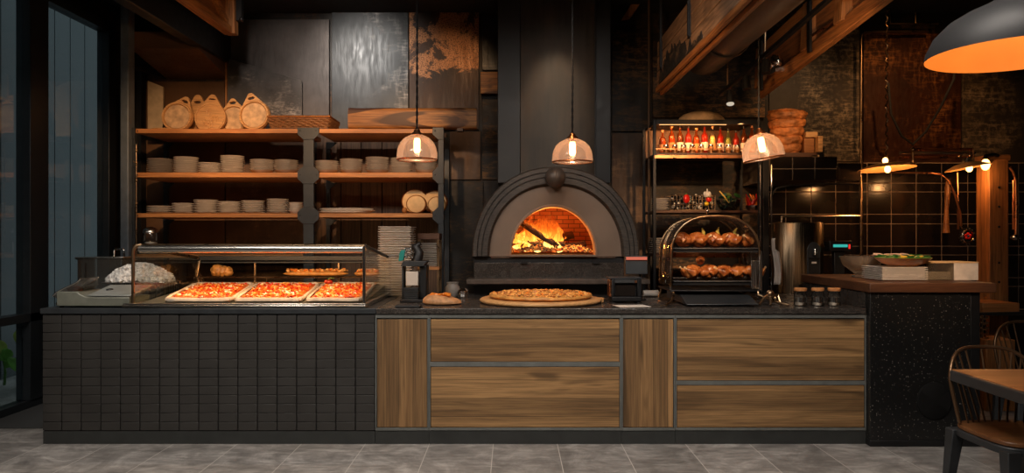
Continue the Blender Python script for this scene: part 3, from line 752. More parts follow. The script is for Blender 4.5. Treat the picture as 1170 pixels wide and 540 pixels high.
# pizza surfaces
def topping_mat(name, reds, cheese, crustmix=.0, scale=34):
    t = NT(name); v = t.coord()
    vo = t.n('ShaderNodeTexVoronoi'); nd = t.n('ShaderNodeVectorMath', operation='MULTIPLY_ADD'); nz = t.n('ShaderNodeTexNoise'); nz.inputs['Scale'].default_value = scale*.6
    t.l(v, nz.inputs['Vector']); t.l(nz.outputs['Color'], nd.inputs[0]); nd.inputs[1].default_value = (.03, .03, .03); t.l(v, nd.inputs[2])
    t.l(nd.outputs[0], vo.inputs['Vector']); vo.inputs['Scale'].default_value = scale
    sep = t.n('ShaderNodeSeparateColor'); t.l(vo.outputs['Color'], sep.inputs[0])
    c1 = t.ramp(sep.outputs[0], [(0, reds[0]), (.25, reds[1]), (.5, cheese[0]), (.75, reds[2]), (.95, cheese[1])], 'LINEAR')
    big = t.noise(v, scale*.14, 4)
    c = t.mix(t.ramp(big, [(.48, 0.0), (.62, .75)]), c1, cheese[0])
    fine = t.noise(v, scale*4, 3)
    c = t.mix(t.ramp(fine, [(.62, 0.0), (.72, .5)]), c, cheese[1])
    h = t.ramp(vo.outputs['Distance'], [(0, 1.0), (.6, 0.0)])
    return t.done(t.bsdf(c, .32, 0, t.bump(h, .6, .01), .6))
m_top1 = topping_mat('tomato_topping', [(.40, .020, .005), (.62, .060, .010), (.50, .030, .007)], [(.68, .17, .020), (.74, .36, .09)])
m_top2 = topping_mat('golden_cheese_topping', [(.42, .14, .02), (.62, .27, .045), (.35, .09, .015)], [(.70, .40, .09), (.80, .55, .2)], scale=40)
m_dough = plain('floury_dough', (.66, .54, .44), .7, 0, .22, 22, .3)
m_goldcrust = plain('golden_pizza_crust', (.55, .25, .06), .5, 0, .4, 18, .3)
def deck_z(y): return TOP + .026 + (y-.05)*(.086/1.11)
def sheet_pizza(fl, fr, bl, br, label):
    """corner pixels of a rectangular sheet pizza at the front (y .09) and back (y .95) of the deck"""
    y0, y1 = .085, .94; d0, d1 = y0+CD, y1+CD
    a0, a1, b0, b1 = wx(fl, d0), wx(fr, d0), wx(bl, d1), wx(br, d1)
    t = thing('sheet_pizza', ((a0+a1)/2, .5, deck_z(.5)), label, 'pizza', 'sheet pizzas in the display case'); sd = fl
    def pt(u, v, inset=0):
        x0 = a0+(b0-a0)*v; x1 = a1+(b1-a1)*v; x0 += inset; x1 -= inset
        return x0+(x1-x0)*u, y0+inset+(y1-y0-2*inset)*v
    def crust(u, v):
        ang = 2*PI*u; cu, su = math.cos(ang), math.sin(ang)
        x, y = pt(.5, .5); k = [0, .97, 1.0, .985, .95, .90][min(5, int(round(v*5)))]; z = [0, 0, .014, .030, .036, .026][min(5, int(round(v*5)))]
        q = .16; sx = math.copysign(abs(cu)**q, cu); sy = math.copysign(abs(su)**q, su)
        nn = 1 + .012*noise.noise(Vector((cu*6+sd, su*6, 0)))
        px, py = pt(.5+sx*.5*k*nn, .5+sy*.5*k*nn); dz = .006*noise.noise(Vector((px*14, py*14, 2)))*(z > 0)
        return (px, py, deck_z(py)+.002+z+dz)
    m = MB(); m.grid(crust, 120, 6, True)
    m.build('crust', m_dough, t, smooth=60); m = MB()
    def top(u, v):
        px, py = pt(u, v, .016); e = min(u, 1-u, v, 1-v)*14; e = min(1, e)
        n = noise.noise(Vector((px*26, py*26, sd)))*.010 + noise.noise(Vector((px*70, py*70, sd)))*.006
        return (px, py, deck_z(py)+.012+e*(.022 + n))
    m.grid(top, 76, 90)
    m.build('topping', m_top1, t, smooth=60); m = MB(); rr = random.Random(int(sd)); mats = [m_tomato, m_cheese, m_pepper, m_onion]
    for k in range(420):
        u, v = rr.uniform(.05, .95), rr.uniform(.04, .96); px, py = pt(u, v, .03); m.mi = rr.choice((0,0,0,1,1,2,2,3))
        s = rr.uniform(.007, .014); m.ball((px, py, deck_z(py)+.036), (s*rr.uniform(.8, 1.6), s*rr.uniform(.7, 1.4), s*.6), 6, (rr.uniform(-.6,.6), rr.uniform(-.6,.6), rr.uniform(0, 3)), .3, 2, k)
    m.build('chopped_topping', mats, t, kind='stuff'); return t
m_tomato = plain('chopped_tomato', (.55, .032, .008), .3, 0, .35, 20, 0); m_cheese = plain('melted_cheese', (.80, .42, .12), .4, 0, .2, 20, 0)
m_pepper = plain('orange_pepper', (.72, .20, .02), .35, 0, .3, 20, 0); m_onion = plain('pale_onion', (.82, .72, .58), .5, 0, .1, 20, 0)
sheet_pizza(185, 264, 222, 292, 'sheet pizza nearest the left end of the glass case, yellow cheese patch at its corner')
sheet_pizza(265.5, 344.5, 293, 367, 'middle sheet pizza of the three in the glass case')
sheet_pizza(347.5, 413, 369, 430.5, 'rightmost sheet pizza in the glass case, with a red tomato garnish')
m = MB()
for k in range(5): m.ball((-1.54+.02*math.cos(k*1.3), .80+.02*math.sin(k*1.3), deck_z(.8)+.055+.006*(k % 2)), (.018, .018, .016), 12)
g = m.build('tomato_garnish', m_tomato, label='small bunch of red tomatoes standing on the rightmost sheet pizza', cat='tomatoes')
m = MB(); m.tube([(-1.55, .80, deck_z(.8)+.07), (-1.535, .80, deck_z(.8)+.085), (-1.51, .80, deck_z(.8)+.09)], .004, 6); m.ball((-1.505, .80, deck_z(.8)+.089), (.016, .008, .005), 8)
m.build('stem', plain('tomato_stem', (.12, .2, .03), .6), g)
# breads on the wire shelf at the back of the case
def long_bread(x0, x1, label):
    d = 6.24; a, b = wx(x0, d), wx(x1, d); z = 1.163
    t = thing('topped_flatbread', ((a+b)/2, 1.035, z), label, 'bread', 'flatbreads at the back of the case')
    m = MB()
    m.grid(lambda u, v: (a+(b-a)*v + 0*u, 1.035 + .065*math.cos(2*PI*u)*(max(.05, 1-abs(2*v-1)**6)), z + .024 + .024*math.sin(2*PI*u)*(max(.05, 1-abs(2*v-1)**6))), 16, 40, True); m.build('bread', m_goldcrust, t, smooth=60)
    m = MB(); rr = random.Random(int(x0))
    for k in range(70):
        m.mi = rr.choice((0, 1, 2)); s = rr.uniform(.010, .018); m.ball((rr.uniform(a+.04, b-.03), 1.035+rr.uniform(-.045, .045), z+.046+rr.uniform(0, .014)), (s, s, s*.8), 7, nz=.3, seed=k)
    m.build('topping', [m_goldcrust, m_pepper, m_cheese], t, kind='stuff')
long_bread(323, 398, 'long topped flatbread at the back of the case, left one of two')
long_bread(404, 436, 'shorter topped flatbread at the back of the case, right one of two')
t = thing('twisted_roll', (wx(252, 6.24), 1.03, 1.163), 'glossy twisted bread roll at the back left of the case', 'bread'); o = WL[t]
m = MB(); m.tube([(o.x-.075+.15*k/30, o.y+.02*math.sin(k*.9), o.z+.045+.018*math.cos(k*.9)) for k in range(31)], [.022+.012*math.sin(PI*k/30) for k in range(31)], 10); m.ball((o.x-.03, o.y, o.z+.055), (.05, .05, .05), 16, nz=.25)
m.ball((o.x+.06, o.y, o.z+.03), (.045, .04, .03), 16, nz=.2); m.build('dough', m_goldcrust, t)

# ------------------------------------------------------------------ appliances at the left end
m_slicer = plain('slicer_enamel', (.155, .16, .13), .4, .2); m_slicert = plain('slicer_tray_grey', (.27, .285, .27), .38, .3)
t = thing('slicer', (wx(100, 5.35), .16, TOP), 'olive grey slicing machine with curved blade guard, left end of the bar', 'slicer')
yA = .03; xs0, xs1 = wx(65.5, 5.26), wx(148.5, 5.26)
m = MB(); m.prism([(xs0, TOP+.012), (xs1, TOP+.012), (xs1, TOP+.078), (wx(100, 5.26), TOP+.078), (wx(92, 5.26), TOP+.10), (wx(89, 5.26), TOP+.118), (xs0, TOP+.118)], 'xz', yA, yA+.30); m.build('body', m_slicer, t, bevel=.006)
m = MB(); m.prism([(yA-.0, TOP+.084), (yA+.30, TOP+.135), (yA+.30, TOP+.150), (yA, TOP+.094)], 'yz', wx(101, 5.26), xs1+.015); tr_ = m.build('tray', m_slicert, t, bevel=.004)
m = MB(); c = (wx(121, 5.35), yA+.15, TOP+.122); m.lathe([(0, .004), (.022, .006), (.026, 0)], c, 20, (.17, 0, 0)); m.build('knob', m_black, tr_)
m = MB(); n = 14; P0 = [(wx(59.5+31*math.sin(k/n*PI/2), 5.26), wz(338.5-20.5*(1-math.cos(k/n*PI/2))**.0 * (k/n)**.62, 5.26)) for k in range(n+1)]
m.tube([(a, yA+.02, b) for a, b in P0], .007, 8); m.tube([(a, yA+.25, b) for a, b in P0], .005, 8); m.build('guard_rim', m_chrome, t); m = MB()
P1 = [(a+.010, b-.05) for a, b in P0]; P1[0] = (P0[0][0]+.012, P0[0][1]-.002); P1[-1] = (P0[-1][0], P0[-1][1]-.06)
m.prism(P0 + P1[::-1], 'xz', yA+.02, yA+.25); m.build('blade_guard', m_frost, t, bevel=.003)
m = MB(); m.ball((wx(81, 5.3), yA+.1, TOP+.128), (.055, .05, .028), 16); m.build('meat_end', m_dcrust, t)
for a in (xs0+.02, xs1-.03):
    for b in (yA+.03, yA+.27): MB().cyl((a, b, TOP+.0005), (a, b, TOP+.013), .016).build('foot', m_rubber, t)
m = MB(); m.ball((xs0-.015, yA+.05, TOP+.026), (.02, .02, .016), 12); m.tube([(xs0-.015, yA+.05, TOP+.02), (xs0+.02, yA+.06, TOP+.03)], .01, 8); m.build('lever', m_chrome, t)

# grey bin heaped with diced cheese
d = 5.86; bx0, bx1 = wx(128, d), wx(187.5, d); by = wy(d); bt = wz(323.5, d)
t = thing('food_bin', ((bx0+bx1)/2, by+.13, TOP), 'grey steel bin heaped with diced white cheese, beside the slicer', 'bin')
m = MB(); m.box(bx0, bx1, by, by+.008, TOP+.001, bt); m.box(bx0, bx1, by+.27, by+.278, TOP+.001, bt); m.box(bx0, bx0+.008, by, by+.278, TOP+.001, bt); m.box(bx1-.008, bx1, by, by+.278, TOP+.001, bt); m.box(bx0, bx1, by, by+.278, TOP+.001, TOP+.008)
m.build('bin', m_steelz, t, bevel=.002)
m = MB(); m.box(wx(116, d), wx(190, d), by-.012, by+.29, bt, bt+.008); m.build('rim', m_steel, t, bevel=.003)
cc = (wx(150.5, d), by+.14, bt+.009); hx = wx(191, d)-wx(150.5, d)
m = MB(); m.lathe([(1, 0), (.97, .3), (.80, .62), (.5, .88), (.2, 1), (0, 1.02)], (0, 0, 0), 40)
for v in m.bm.verts: v.co = Vector((cc[0]+v.co.x*(hx-.03), cc[1]+v.co.y*.12, cc[2]+v.co.z*.092))
rr = random.Random(8)
for k in range(900):
    r, a = math.sqrt(rr.random()), rr.uniform(0, 2*PI); h = (1-r**2.1)
    s = rr.uniform(.019, .029); m.obox((cc[0]+r*(hx-.018)*math.cos(a), cc[1]+r*.135*math.sin(a), cc[2]+.008+h*.118+rr.uniform(-.004, .014)), (s*1.3, s, s*.9), (rr.uniform(0,3), rr.uniform(0,3), rr.uniform(0,3)))
tag(m.build('diced_cheese', plain('diced_cheese', (.56, .55, .53), .6, 0, .5, 40, 0), t, kind='stuff', smooth=0))
# clear lidded box with handle on the prep table
d = 6.3; x0, x1 = wx(97, d), wx(150, d); y0 = wy(d)-.14; zt = wz(293, d); zb0 = TOP+.001
t = thing('food_container', ((x0+x1)/2, y0+.2, TOP), 'clear lidded food box with a loop handle, behind the diced cheese', 'container')
m = MB(); m.box(x0+.02, x1, y0, y0+.006, zb0, zt-.012); m.box(x0+.02, x1, y0+.25, y0+.256, zb0, zt-.012); m.box(x0+.02, x0+.026, y0, y0+.256, zb0, zt-.012); m.box(x1-.006, x1, y0, y0+.256, zb0, zt-.012); m.build('box', m_frost, t)
lid_ = MB().box(x0, x1+.01, y0-.01, y0+.266, zt-.012, zt).build('lid', m_steel, t, bevel=.004)
m = MB(); hx0, hx1 = wx(132, d), wx(143, d); m.tube([(hx0, y0+.12, zt), (hx0, y0+.12, zt+.055), (hx0+.01, y0+.12, zt+.066), (hx1-.01, y0+.12, zt+.066), (hx1, y0+.12, zt+.055), (hx1, y0+.12, zt)], .008, 8); m.build('handle', m_chrome, lid_)
m = MB(); m.box(x0+.03, x0+.05, y0-.006, y0-.001, zb0, zt-.02); m.box(x0+.085, x0+.10, y0-.006, y0-.001, zb0+.06, zt-.05); m.build('clips', m_chrome, t)
m = MB(); m.ball((x0-.01, y0+.1, zt-.018), (.05, .03, .012), 12); m.build('latch', m_chrome, t)
# glass jar with domed lid on the lowest shelf of the shelving
d = 7.22; c = (wx(172, d), wy(d), 1.336); r = wx(180, d)-wx(172, d); zt = wz(259, d)
t = thing('glass_jar', c, 'tall glass jar with grey domed lid at the left of the bottom shelf', 'jar')
m = MB(); m.lathe([(0, 0), (r*.9, 0), (r, .01), (r, zt-1.336-.06), (r*.93, zt-1.336-.05)], c, 28); m.build('jar', m_clear, t)
m = MB(); m.lathe([(r*1.02, zt-1.336-.062), (r*1.02, zt-1.336-.045), (r*.85, zt-1.336-.02), (r*.4, zt-1.336-.003), (0, zt-1.336)], c, 28); m.build('lid', m_steel, t)
m = MB(); m.lathe([(0, .004), (r*.88, .004), (r*.88, .12), (0, .12)], c, 24); m.build('contents', m_plate2, t)
# steel pipe clamps at the left of the shelves
m = MB(); d = 7.0; xx = wx(157, d)
m.tube([(xx, wy(d)-.02, 1.30), (xx, wy(d)-.02, wz(165, d))], .006, 8)
for py in (172, 186, 206, 232): m.ball((xx, wy(d)-.02, wz(py, d)), (.014, .014, .018), 10)
m.tube([(xx-.03, wy(d)-.02, wz(184, d)), (xx, wy(d)-.02, wz(188, d)), (xx, wy(d)-.02, wz(194, d))], .005, 6)
m.build('hanging_rail', m_bronze, label='thin metal rail with clips at the left end of the shelves', cat='rail', base=(xx, wy(d)-.02, 1.30))

# ------------------------------------------------------------------ the oven
OD = 6.42; OY = 1.20
ocx, obz = wx(635, OD), wz(292.5, OD); RX, RZ = 96*OD/F, 102.5*OD/F
oven = thing('pizza_oven', (ocx, OY+.5, 0), 'arched wood fired pizza oven with ribbed stone arch and burning fire', 'oven')
def arch(k, n, rx, rz, e=2.15):
    a = PI*k/n; c, s = math.cos(a), math.sin(a)
    return rx*math.copysign(abs(c)**(2/e), c), rz*abs(s)**(2/e)
N = 64
prof = [(1.0, .70), (1.0, .03), (.992, .006), (.982, 0), (.942, 0), (.938, .014), (.931, .014), (.927, -.003), (.888, -.003), (.884, .012), (.877, .012), (.873, -.004), (.815, -.004), (.803, .006), (.787, .05)]
m = MB(); m.grid(lambda u, v: (lambda p, q: (ocx+arch(u*N, N, RX*p[0], RZ*p[0])[0], OY+p[1], obz+arch(u*N, N, RX*p[0], RZ*p[0])[1]))(prof[min(len(prof)-1, int(round(v*(len(prof)-1))))], 0), N+1, len(prof))
def m_ribs():
    t = NT('ribbed_dark_stone'); v = t.coord(jitter=False); f = t.noise(t.coord((14, 14, 110), False), 1, 5, .7); g = t.noise(v, 5, 4)
    c = t.mix(t.ramp(f, [(.38, 0.0), (.66, 1.0)]), (.022, .018, .015), (.095, .076, .061)); c = t.mix(1.0, c, t.ramp(g, [(.3, .75), (.7, 1.2)]), 'MULTIPLY')
    return t.done(t.bsdf(c, .5, .1, t.bump(f, .35, .004)))
m_ribs = m_ribs()
m.build('stone_arch', m_ribs, oven, smooth=30)
# rounded dome behind
m = MB(); pr2 = [(1.0, .70), (.99, .95), (.93, 1.15), (.80, 1.30), (.5, 1.40), (.02, 1.42)]
m.grid(lambda u, v: (lambda p: (ocx+arch(u*N, N, RX*p[0], RZ*p[0])[0], OY+p[1], obz+arch(u*N, N, RX*p[0], RZ*p[0])[1]))(pr2[min(5, int(round(v*5)))]), N+1, 6); m.build('dome', m_ribs, oven)
# plaster face with the mouth
mcx, MRX, MRZ = wx(632.3, OD), 47.8*OD/F, 54.5*OD/F; mz = obz + .012
m = MB()
def face(u, v):
    a = arch(u*N, N, RX*.80, RZ*.80); b = arch(u*N, N, MRX+.02, MRZ+.02, 2.0)
    return (ocx+a[0]+(mcx+b[0]-ocx-a[0])*v, OY+.045-.008*v, obz+a[1]+(mz-obz)*v + (b[1]-a[1])*v)
m.grid(face, N+1, 5)
a = RX*.80; b = MRX+.02
m_plaster = plain('smooth_brown_plaster', (.19, .135, .098), .5, .1, .10, 4, .03)
pf = m.build('plaster_face', m_plaster, oven)
m = MB(); lip = [(MRX+.024, .036), (MRX+.022, .022), (MRX+.008, .020), (MRX, .03), (MRX, .16)]
m.grid(lambda u, v: (lambda p: (mcx+arch(u*N, N, p[0], p[0]*MRZ/MRX, 2.0)[0], OY+p[1], mz+arch(u*N, N, p[0], p[0]*MRZ/MRX, 2.0)[1]))(lip[min(4, int(round(v*4)))]), N+1, 5)
m.build('mouth_ring', plain('sooty_plaster_ring', (.27, .17, .11), .5, .1, .2, 8, .05), pf)
m = MB(); m.box(ocx-RX*.80, mcx-MRX, OY+.037, OY+.06, obz-.002, mz+.002); m.box(mcx+MRX, ocx+RX*.80, OY+.037, OY+.06, obz-.002, mz+.002); m.box(mcx-MRX-.02, mcx+MRX+.02, OY+.02, OY+.06, obz-.004, mz); m.build('mouth_sill', m_plaster, pf)
# brick chamber
def m_brick():
    t = NT('oven_firebrick'); tc = t.n('ShaderNodeTexCoord'); sp = t.n('ShaderNodeSeparateXYZ'); t.l(tc.outputs['Object'], sp.inputs[0])
    cb = t.n('ShaderNodeCombineXYZ'); ad = t.n('ShaderNodeMath', operation='ADD'); t.l(sp.outputs[0], ad.inputs[0]); t.l(sp.outputs[1], ad.inputs[1]); t.l(ad.outputs[0], cb.inputs[0]); t.l(sp.outputs[2], cb.inputs[1])
    br = t.n('ShaderNodeTexBrick'); t.l(cb.outputs[0], br.inputs['Vector']); br.inputs['Scale'].default_value = 1; br.inputs['Brick Width'].default_value = .115; br.inputs['Row Height'].default_value = .042; br.inputs['Mortar Size'].default_value = .0035
    br.inputs['Color1'].default_value = (.42, .16, .07, 1); br.inputs['Color2'].default_value = (.30, .10, .045, 1); br.inputs['Mortar'].default_value = (.07, .03, .02, 1)
    return t.done(t.bsdf(br.outputs['Color'], .8, 0, t.bump(br.outputs['Fac'], -.4, .01)))
m_brick = m_brick()
CRX, CRZ = .56, .52; y0, y1 = OY+.16, OY+.80
m = MB(); m.grid(lambda u, v: (mcx+arch(u*48, 48, CRX, CRZ, 2.0)[0], y0+(y1-y0)*v, mz-.002+arch(u*48, 48, CRX, CRZ, 2.0)[1]), 49, 3)
m.grid(lambda u, v: (mcx+arch(u*48, 48, CRX*v, CRZ*v, 2.0)[0], y1, mz-.002+arch(u*48, 48, CRX*v, CRZ*v, 2.0)[1]), 49, 3)
m.grid(lambda u, v: (mcx+arch(u*48, 48, MRX+(CRX-MRX)*v, MRZ+(CRZ-MRZ)*v, 2.0)[0], y0, mz-.002+arch(u*48, 48, MRX+(CRX-MRX)*v, MRZ+(CRZ-MRZ)*v, 2.0)[1]), 49, 3)
m.build('brick_chamber', m_brick, oven)
MB().box(mcx-CRX, mcx+CRX, OY+.045, y1, mz-.03, mz-.001).build('hearth', plain('ashy_hearth', (.10, .06, .04), .9, 0, .4, 30, .3), oven)
# round damper knob at the crown
m = MB(); kc = (wx(635, OD-.1), OY-.05, wz(202, OD-.1)); m.ball(kc, (.092, .085, .096), 32); m.tube([(kc[0], kc[1]-.086*math.sin(a*PI/12), kc[2]+.097*math.cos(a*PI/12)) for a in range(0, 13)], .003, 6)
m.build('damper_knob', plain('dark_stone_ball', (.085, .07, .062), .4, .25, .3, 16, .1), oven)
# base
zr = wz(302, OD); zg0, zg1 = wz(319, OD), wz(300, OD)
m = MB(); m.box(wx(541, OD), wx(714, OD), OY+.06, OY+1.2, TOP+.001, obz-.005); m.box(wx(541, OD), wx(714, OD), 1.37, OY+1.2, 0, TOP+.001); m.build('base', m_black, oven)
MB().box(wx(541.5, OD), wx(713, OD), OY+.02, OY+.06, zg0, zg1).build('stone_band', m_granite, oven, bevel=.003)
for px in (599, 681): MB().box(wx(px, OD)-.03, wx(px, OD)+.03, OY-.0, OY+.019, zg1-.01, zg1+.015).build('hinge', m_black, oven)
MB().box(wx(533, 6.24), wx(743, 6.24), OY-.18, OY+.10, wz(324.5, 6.24), wz(319, 6.24)).build('ledge', plain('worn_dark_ledge', (.085, .065, .052), .4, .2, .3, 12, .1), oven, bevel=.004)
MB().box(wx(541, 6.36), wx(715, 6.36), OY-.02, OY+.06, TOP+.001, wz(325, 6.36)).build('lower_band', m_black, oven)
# flue
t = thing('oven_flue', (wx(633, 6.9), 1.9, obz+RZ), 'tall dark steel flue rising from the oven to the ceiling', 'flue')
zf0 = obz+RZ*.86
m = MB(); fx0, fx1 = wx(595, 6.85), wx(681, 6.85); n = 24
m.prism([(fx0+(fx1-fx0)*k/n, wy(6.85)+.05-.05*math.sin(PI*k/n)**.8) for k in range(n+1)] + [(fx1, wy(6.85)+.5), (fx0, wy(6.85)+.5)], 'xy', zf0, ZC-.001)
m.build('duct', m_flue, t, smooth=30)
MB().box(wx(568.5, 6.9), fx0-.002, wy(6.9), wy(6.9)+.45, zf0, ZC-.001).build('side_casing', plain('dark_flue_casing', (.045, .043, .042), .45, .3, .15, 6, .03), t, bevel=.006)
MB().box(fx1+.002, wx(698, 6.9), wy(6.9), wy(6.9)+.45, zf0, ZC-.001).build('side_casing', m_black, t, bevel=.006)
m = MB(); m.tube([(fx1-.004, wy(6.85)+.03, zf0), (fx1-.004, wy(6.85)+.03, ZC-.01)], .006, 6); m.build('edge_bead', m_char, t)

# ------------------------------------------------------------------ the fire
hz = mz - .001
def m_log():
    t = NT('charred_log'); v = t.coord((18, 18, 18)); f = t.noise(v, 1, 6, .7); g = t.noise(t.coord((7, 7, 7)), 1, 3)
    p = t.bsdf(t.ramp(f, [(.3, (.012, .008, .006)), (.7, (.10, .045, .02))]), .85, 0, t.bump(f, .8, .02))
    e = t.mix(1.0, t.ramp(f, [(.56, 0.0), (.66, 1.0)]), t.ramp(g, [(.5, 0.0), (.62, 1.0)]), 'MULTIPLY')
    ec = t.mix(e, (0, 0, 0), (1.0, .18, .015)); t.l(ec, p.inputs['Emission Color']); p.inputs['Emission Strength'].default_value = 3.5
    return t.done(p)
m_log = m_log()
def m_ember():
    t = NT('glowing_embers'); v = t.coord(jitter=False); f = t.noise(v, 38, 4, .7); b = t.noise(v, 6, 3)
    vo = t.n('ShaderNodeTexVoronoi'); t.l(v, vo.inputs['Vector']); vo.inputs['Scale'].default_value = 60
    sep = t.n('ShaderNodeSeparateColor'); t.l(vo.outputs['Color'], sep.inputs[0])
    k = t.mix(.55, f, sep.outputs[0])
    c = t.ramp(k, [(.38, (.006, .002, .001)), (.48, (.30, .015, .002)), (.57, (.9, .13, .008)), (.68, (1.0, .30, .03)), (.82, (1.0, .58, .14))])
    c = t.mix(1.0, c, t.ramp(b, [(.40, .05), (.58, 1.0)]), 'MULTIPLY')
    p = t.bsdf((.03, .02, .015), .9); t.l(c, p.inputs['Emission Color']); p.inputs['Emission Strength'].default_value = 1.5
    return t.done(p)
m_ember = m_ember()
def m_flame():
    t = NT('fire_flame'); tc = t.n('ShaderNodeTexCoord'); sp = t.n('ShaderNodeSeparateXYZ'); t.l(tc.outputs['Generated'], sp.inputs[0])
    mp = t.n('ShaderNodeMapping'); mp.inputs['Scale'].default_value = (22, 22, 7); t.l(tc.outputs['Object'], mp.inputs[0]); f = t.noise(mp.outputs[0], 1, 4, .6, 1.0)
    a = t.n('ShaderNodeMath', operation='MULTIPLY_ADD'); t.l(f, a.inputs[0]); a.inputs[1].default_value = .9; b = t.n('ShaderNodeMath', operation='SUBTRACT'); t.l(a.outputs[0], b.inputs[0]); t.l(sp.outputs[2], b.inputs[1]); a.inputs[2].default_value = .30
    s = b.outputs[0]
    c = t.ramp(s, [(.0, (.55, .035, .003)), (.28, (1.0, .15, .010)), (.52, (1.0, .36, .035)), (.75, (1.0, .66, .18))])
    st = t.ramp(s, [(.0, .25), (.7, 1.0)])
    e = t.n('ShaderNodeEmission'); t.l(c, e.inputs[0]); mu = t.n('ShaderNodeMath', operation='MULTIPLY'); t.l(st, mu.inputs[0]); mu.inputs[1].default_value = 2.6; t.l(mu.outputs[0], e.inputs[1])
    tr = t.n('ShaderNodeBsdfTransparent'); mx = t.n('ShaderNodeMixShader')
    al = t.ramp(s, [(-.0, .06), (.25, .45), (.5, .9)]); t.l(al, mx.inputs[0]); t.l(tr.outputs[0], mx.inputs[1]); t.l(e.outputs[0], mx.inputs[2]); return t.done(mx)
m_flame = m_flame()
def log(p0, p1, r, label, sd):
    p0, p1 = Vector(p0), Vector(p1); m = MB(); n = 14
    d = (p1-p0).normalized(); a = d.orthogonal().normalized(); b = d.cross(a); seg = 18
    def fn(u, v):
        t = 2*PI*u; q = p0 + (p1-p0)*v; k = r*(1 + .18*noise.noise(Vector((math.cos(t)*1.5+sd, math.sin(t)*1.5, v*3))) + .06*noise.noise(Vector((math.cos(t)*5, math.sin(t)*5, v*9+sd))))
        return q + (a*math.cos(t) + b*math.sin(t))*k
    m.grid(fn, seg, n, True); m.bm.verts.ensure_lookup_table()
    m.bm.faces.new([m.bm.verts[k] for k in range(seg)]); m.bm.faces.new([m.bm.verts[(n-1)*seg+k] for k in range(seg)])
    return m.build('firewood_log', m_log, label=label, cat='log', group='logs in the oven fire')
def fx(px, d=6.8): return wx(px, d)
def fz(py, d=6.8): return wz(py, d)
dl = 6.72
log((fx(596, dl), wy(dl), fz(255, dl)), (fx(632, dl), wy(dl)-.05, fz(278, dl)), .030, 'long charred log leaning diagonally down through the flames', 1)
log((fx(592, 6.75), wy(6.75), fz(281, 6.75)), (fx(645, 6.7), wy(6.7), fz(279, 6.7)), .030, 'charred log lying flat under the leaning log', 2)
log((fx(600, 6.95), wy(6.95), fz(283, 6.95)), (fx(655, 7.0), wy(7.0)+.05, fz(268, 7.0)), .038, 'charred log behind the fire, sloping up to the right', 3)
log((fx(640, 6.8), wy(6.8), fz(283, 6.8)), (fx(668, 6.9), wy(6.9), fz(279, 6.9)), .036, 'short charred log among embers at the right of the fire', 4)
m = MB(); rr = random.Random(21)
def heap(u, v):
    X = mcx-.40+.80*u; Y = OY+.18+.52*v; h = .10*max(0, 1-((u-.32)/.42)**2)*max(0, 1-((v-.5)/.55)**2) + .065*max(0, 1-((u-.78)/.25)**2)*max(0, 1-((v-.5)/.55)**2)
    return (X, Y, hz+.002+h+.018*noise.noise(Vector((X*30, Y*30, 1)))*(h > .004) + .012*(h > .004))
m.grid(heap, 60, 36)
for k in range(1400):
    u, v = rr.random(), rr.random(); p = heap(u, v); s = rr.uniform(.004, .010)
    if abs(p[0]-mcx) < .38: m.ball((p[0], p[1], p[2]+s*.2), (s, s*rr.uniform(.6, 1), s*rr.uniform(.5, .9)), 6, (rr.random()*3, rr.random()*3, 0), .35, 2, k)
m.build('embers', m_ember, label='bed of glowing embers spread under the logs in the oven', cat='embers', kind='stuff', smooth=0)
def flame(m, x, y, z, h, w, lean, sd, tw=1.0):
    n, seg = 20, 14
    def fn(u, v):
        a = 2*PI*u; k = (math.sin(PI*min(1, v*1.0)**.62)**.9)*(1-v**2.2) + .02*(1-v)
        r = w*k*(1 + .35*noise.noise(Vector((math.cos(a)+sd, math.sin(a), v*3))))
        sx = lean*v*v + .045*math.sin(v*5+sd)*v*tw + .02*noise.noise(Vector((sd, v*4, 0)))
        return (x + sx + r*math.cos(a), y + .6*r*math.sin(a) + .02*math.sin(v*4+sd*2)*v, z + h*v)
    m.grid(fn, seg, n, True)
fl = [(590, 276, .13, .055, .03), (598, 276, .20, .06, .02), (607, 274, .27, .065, .03), (617, 272, .33, .07, .0), (625, 272, .36, .07, .03), (632, 274, .30, .065, .02), (596, 272, .10, .05, -.01), (603, 262, .17, .05, .02), (612, 268, .24, .06, .02), (620, 270, .27, .055, -.02), (628, 268, .26, .06, .05), (634, 272, .24, .05, -.03), (609, 280, .15, .05, .03),
      (640, 276, .17, .045, -.04), (626, 284, .15, .045, .03), (600, 285, .13, .05, -.02), (615, 286, .13, .05, .03), (638, 286, .12, .04, .03), (592, 284, .11, .04, .02), (648, 283, .08, .03, -.01)]
m = MB()
for k, (px, py, h, w, ln) in enumerate(fl):
    d = 6.66 + .34*rr.random(); flame(m, wx(px, d), wy(d), wz(py, d)-.02, h, w, ln, k*3.7)
m.build('flames', m_flame, label='tall orange flames rising around the leaning log in the oven', cat='fire', kind='stuff', smooth=80)
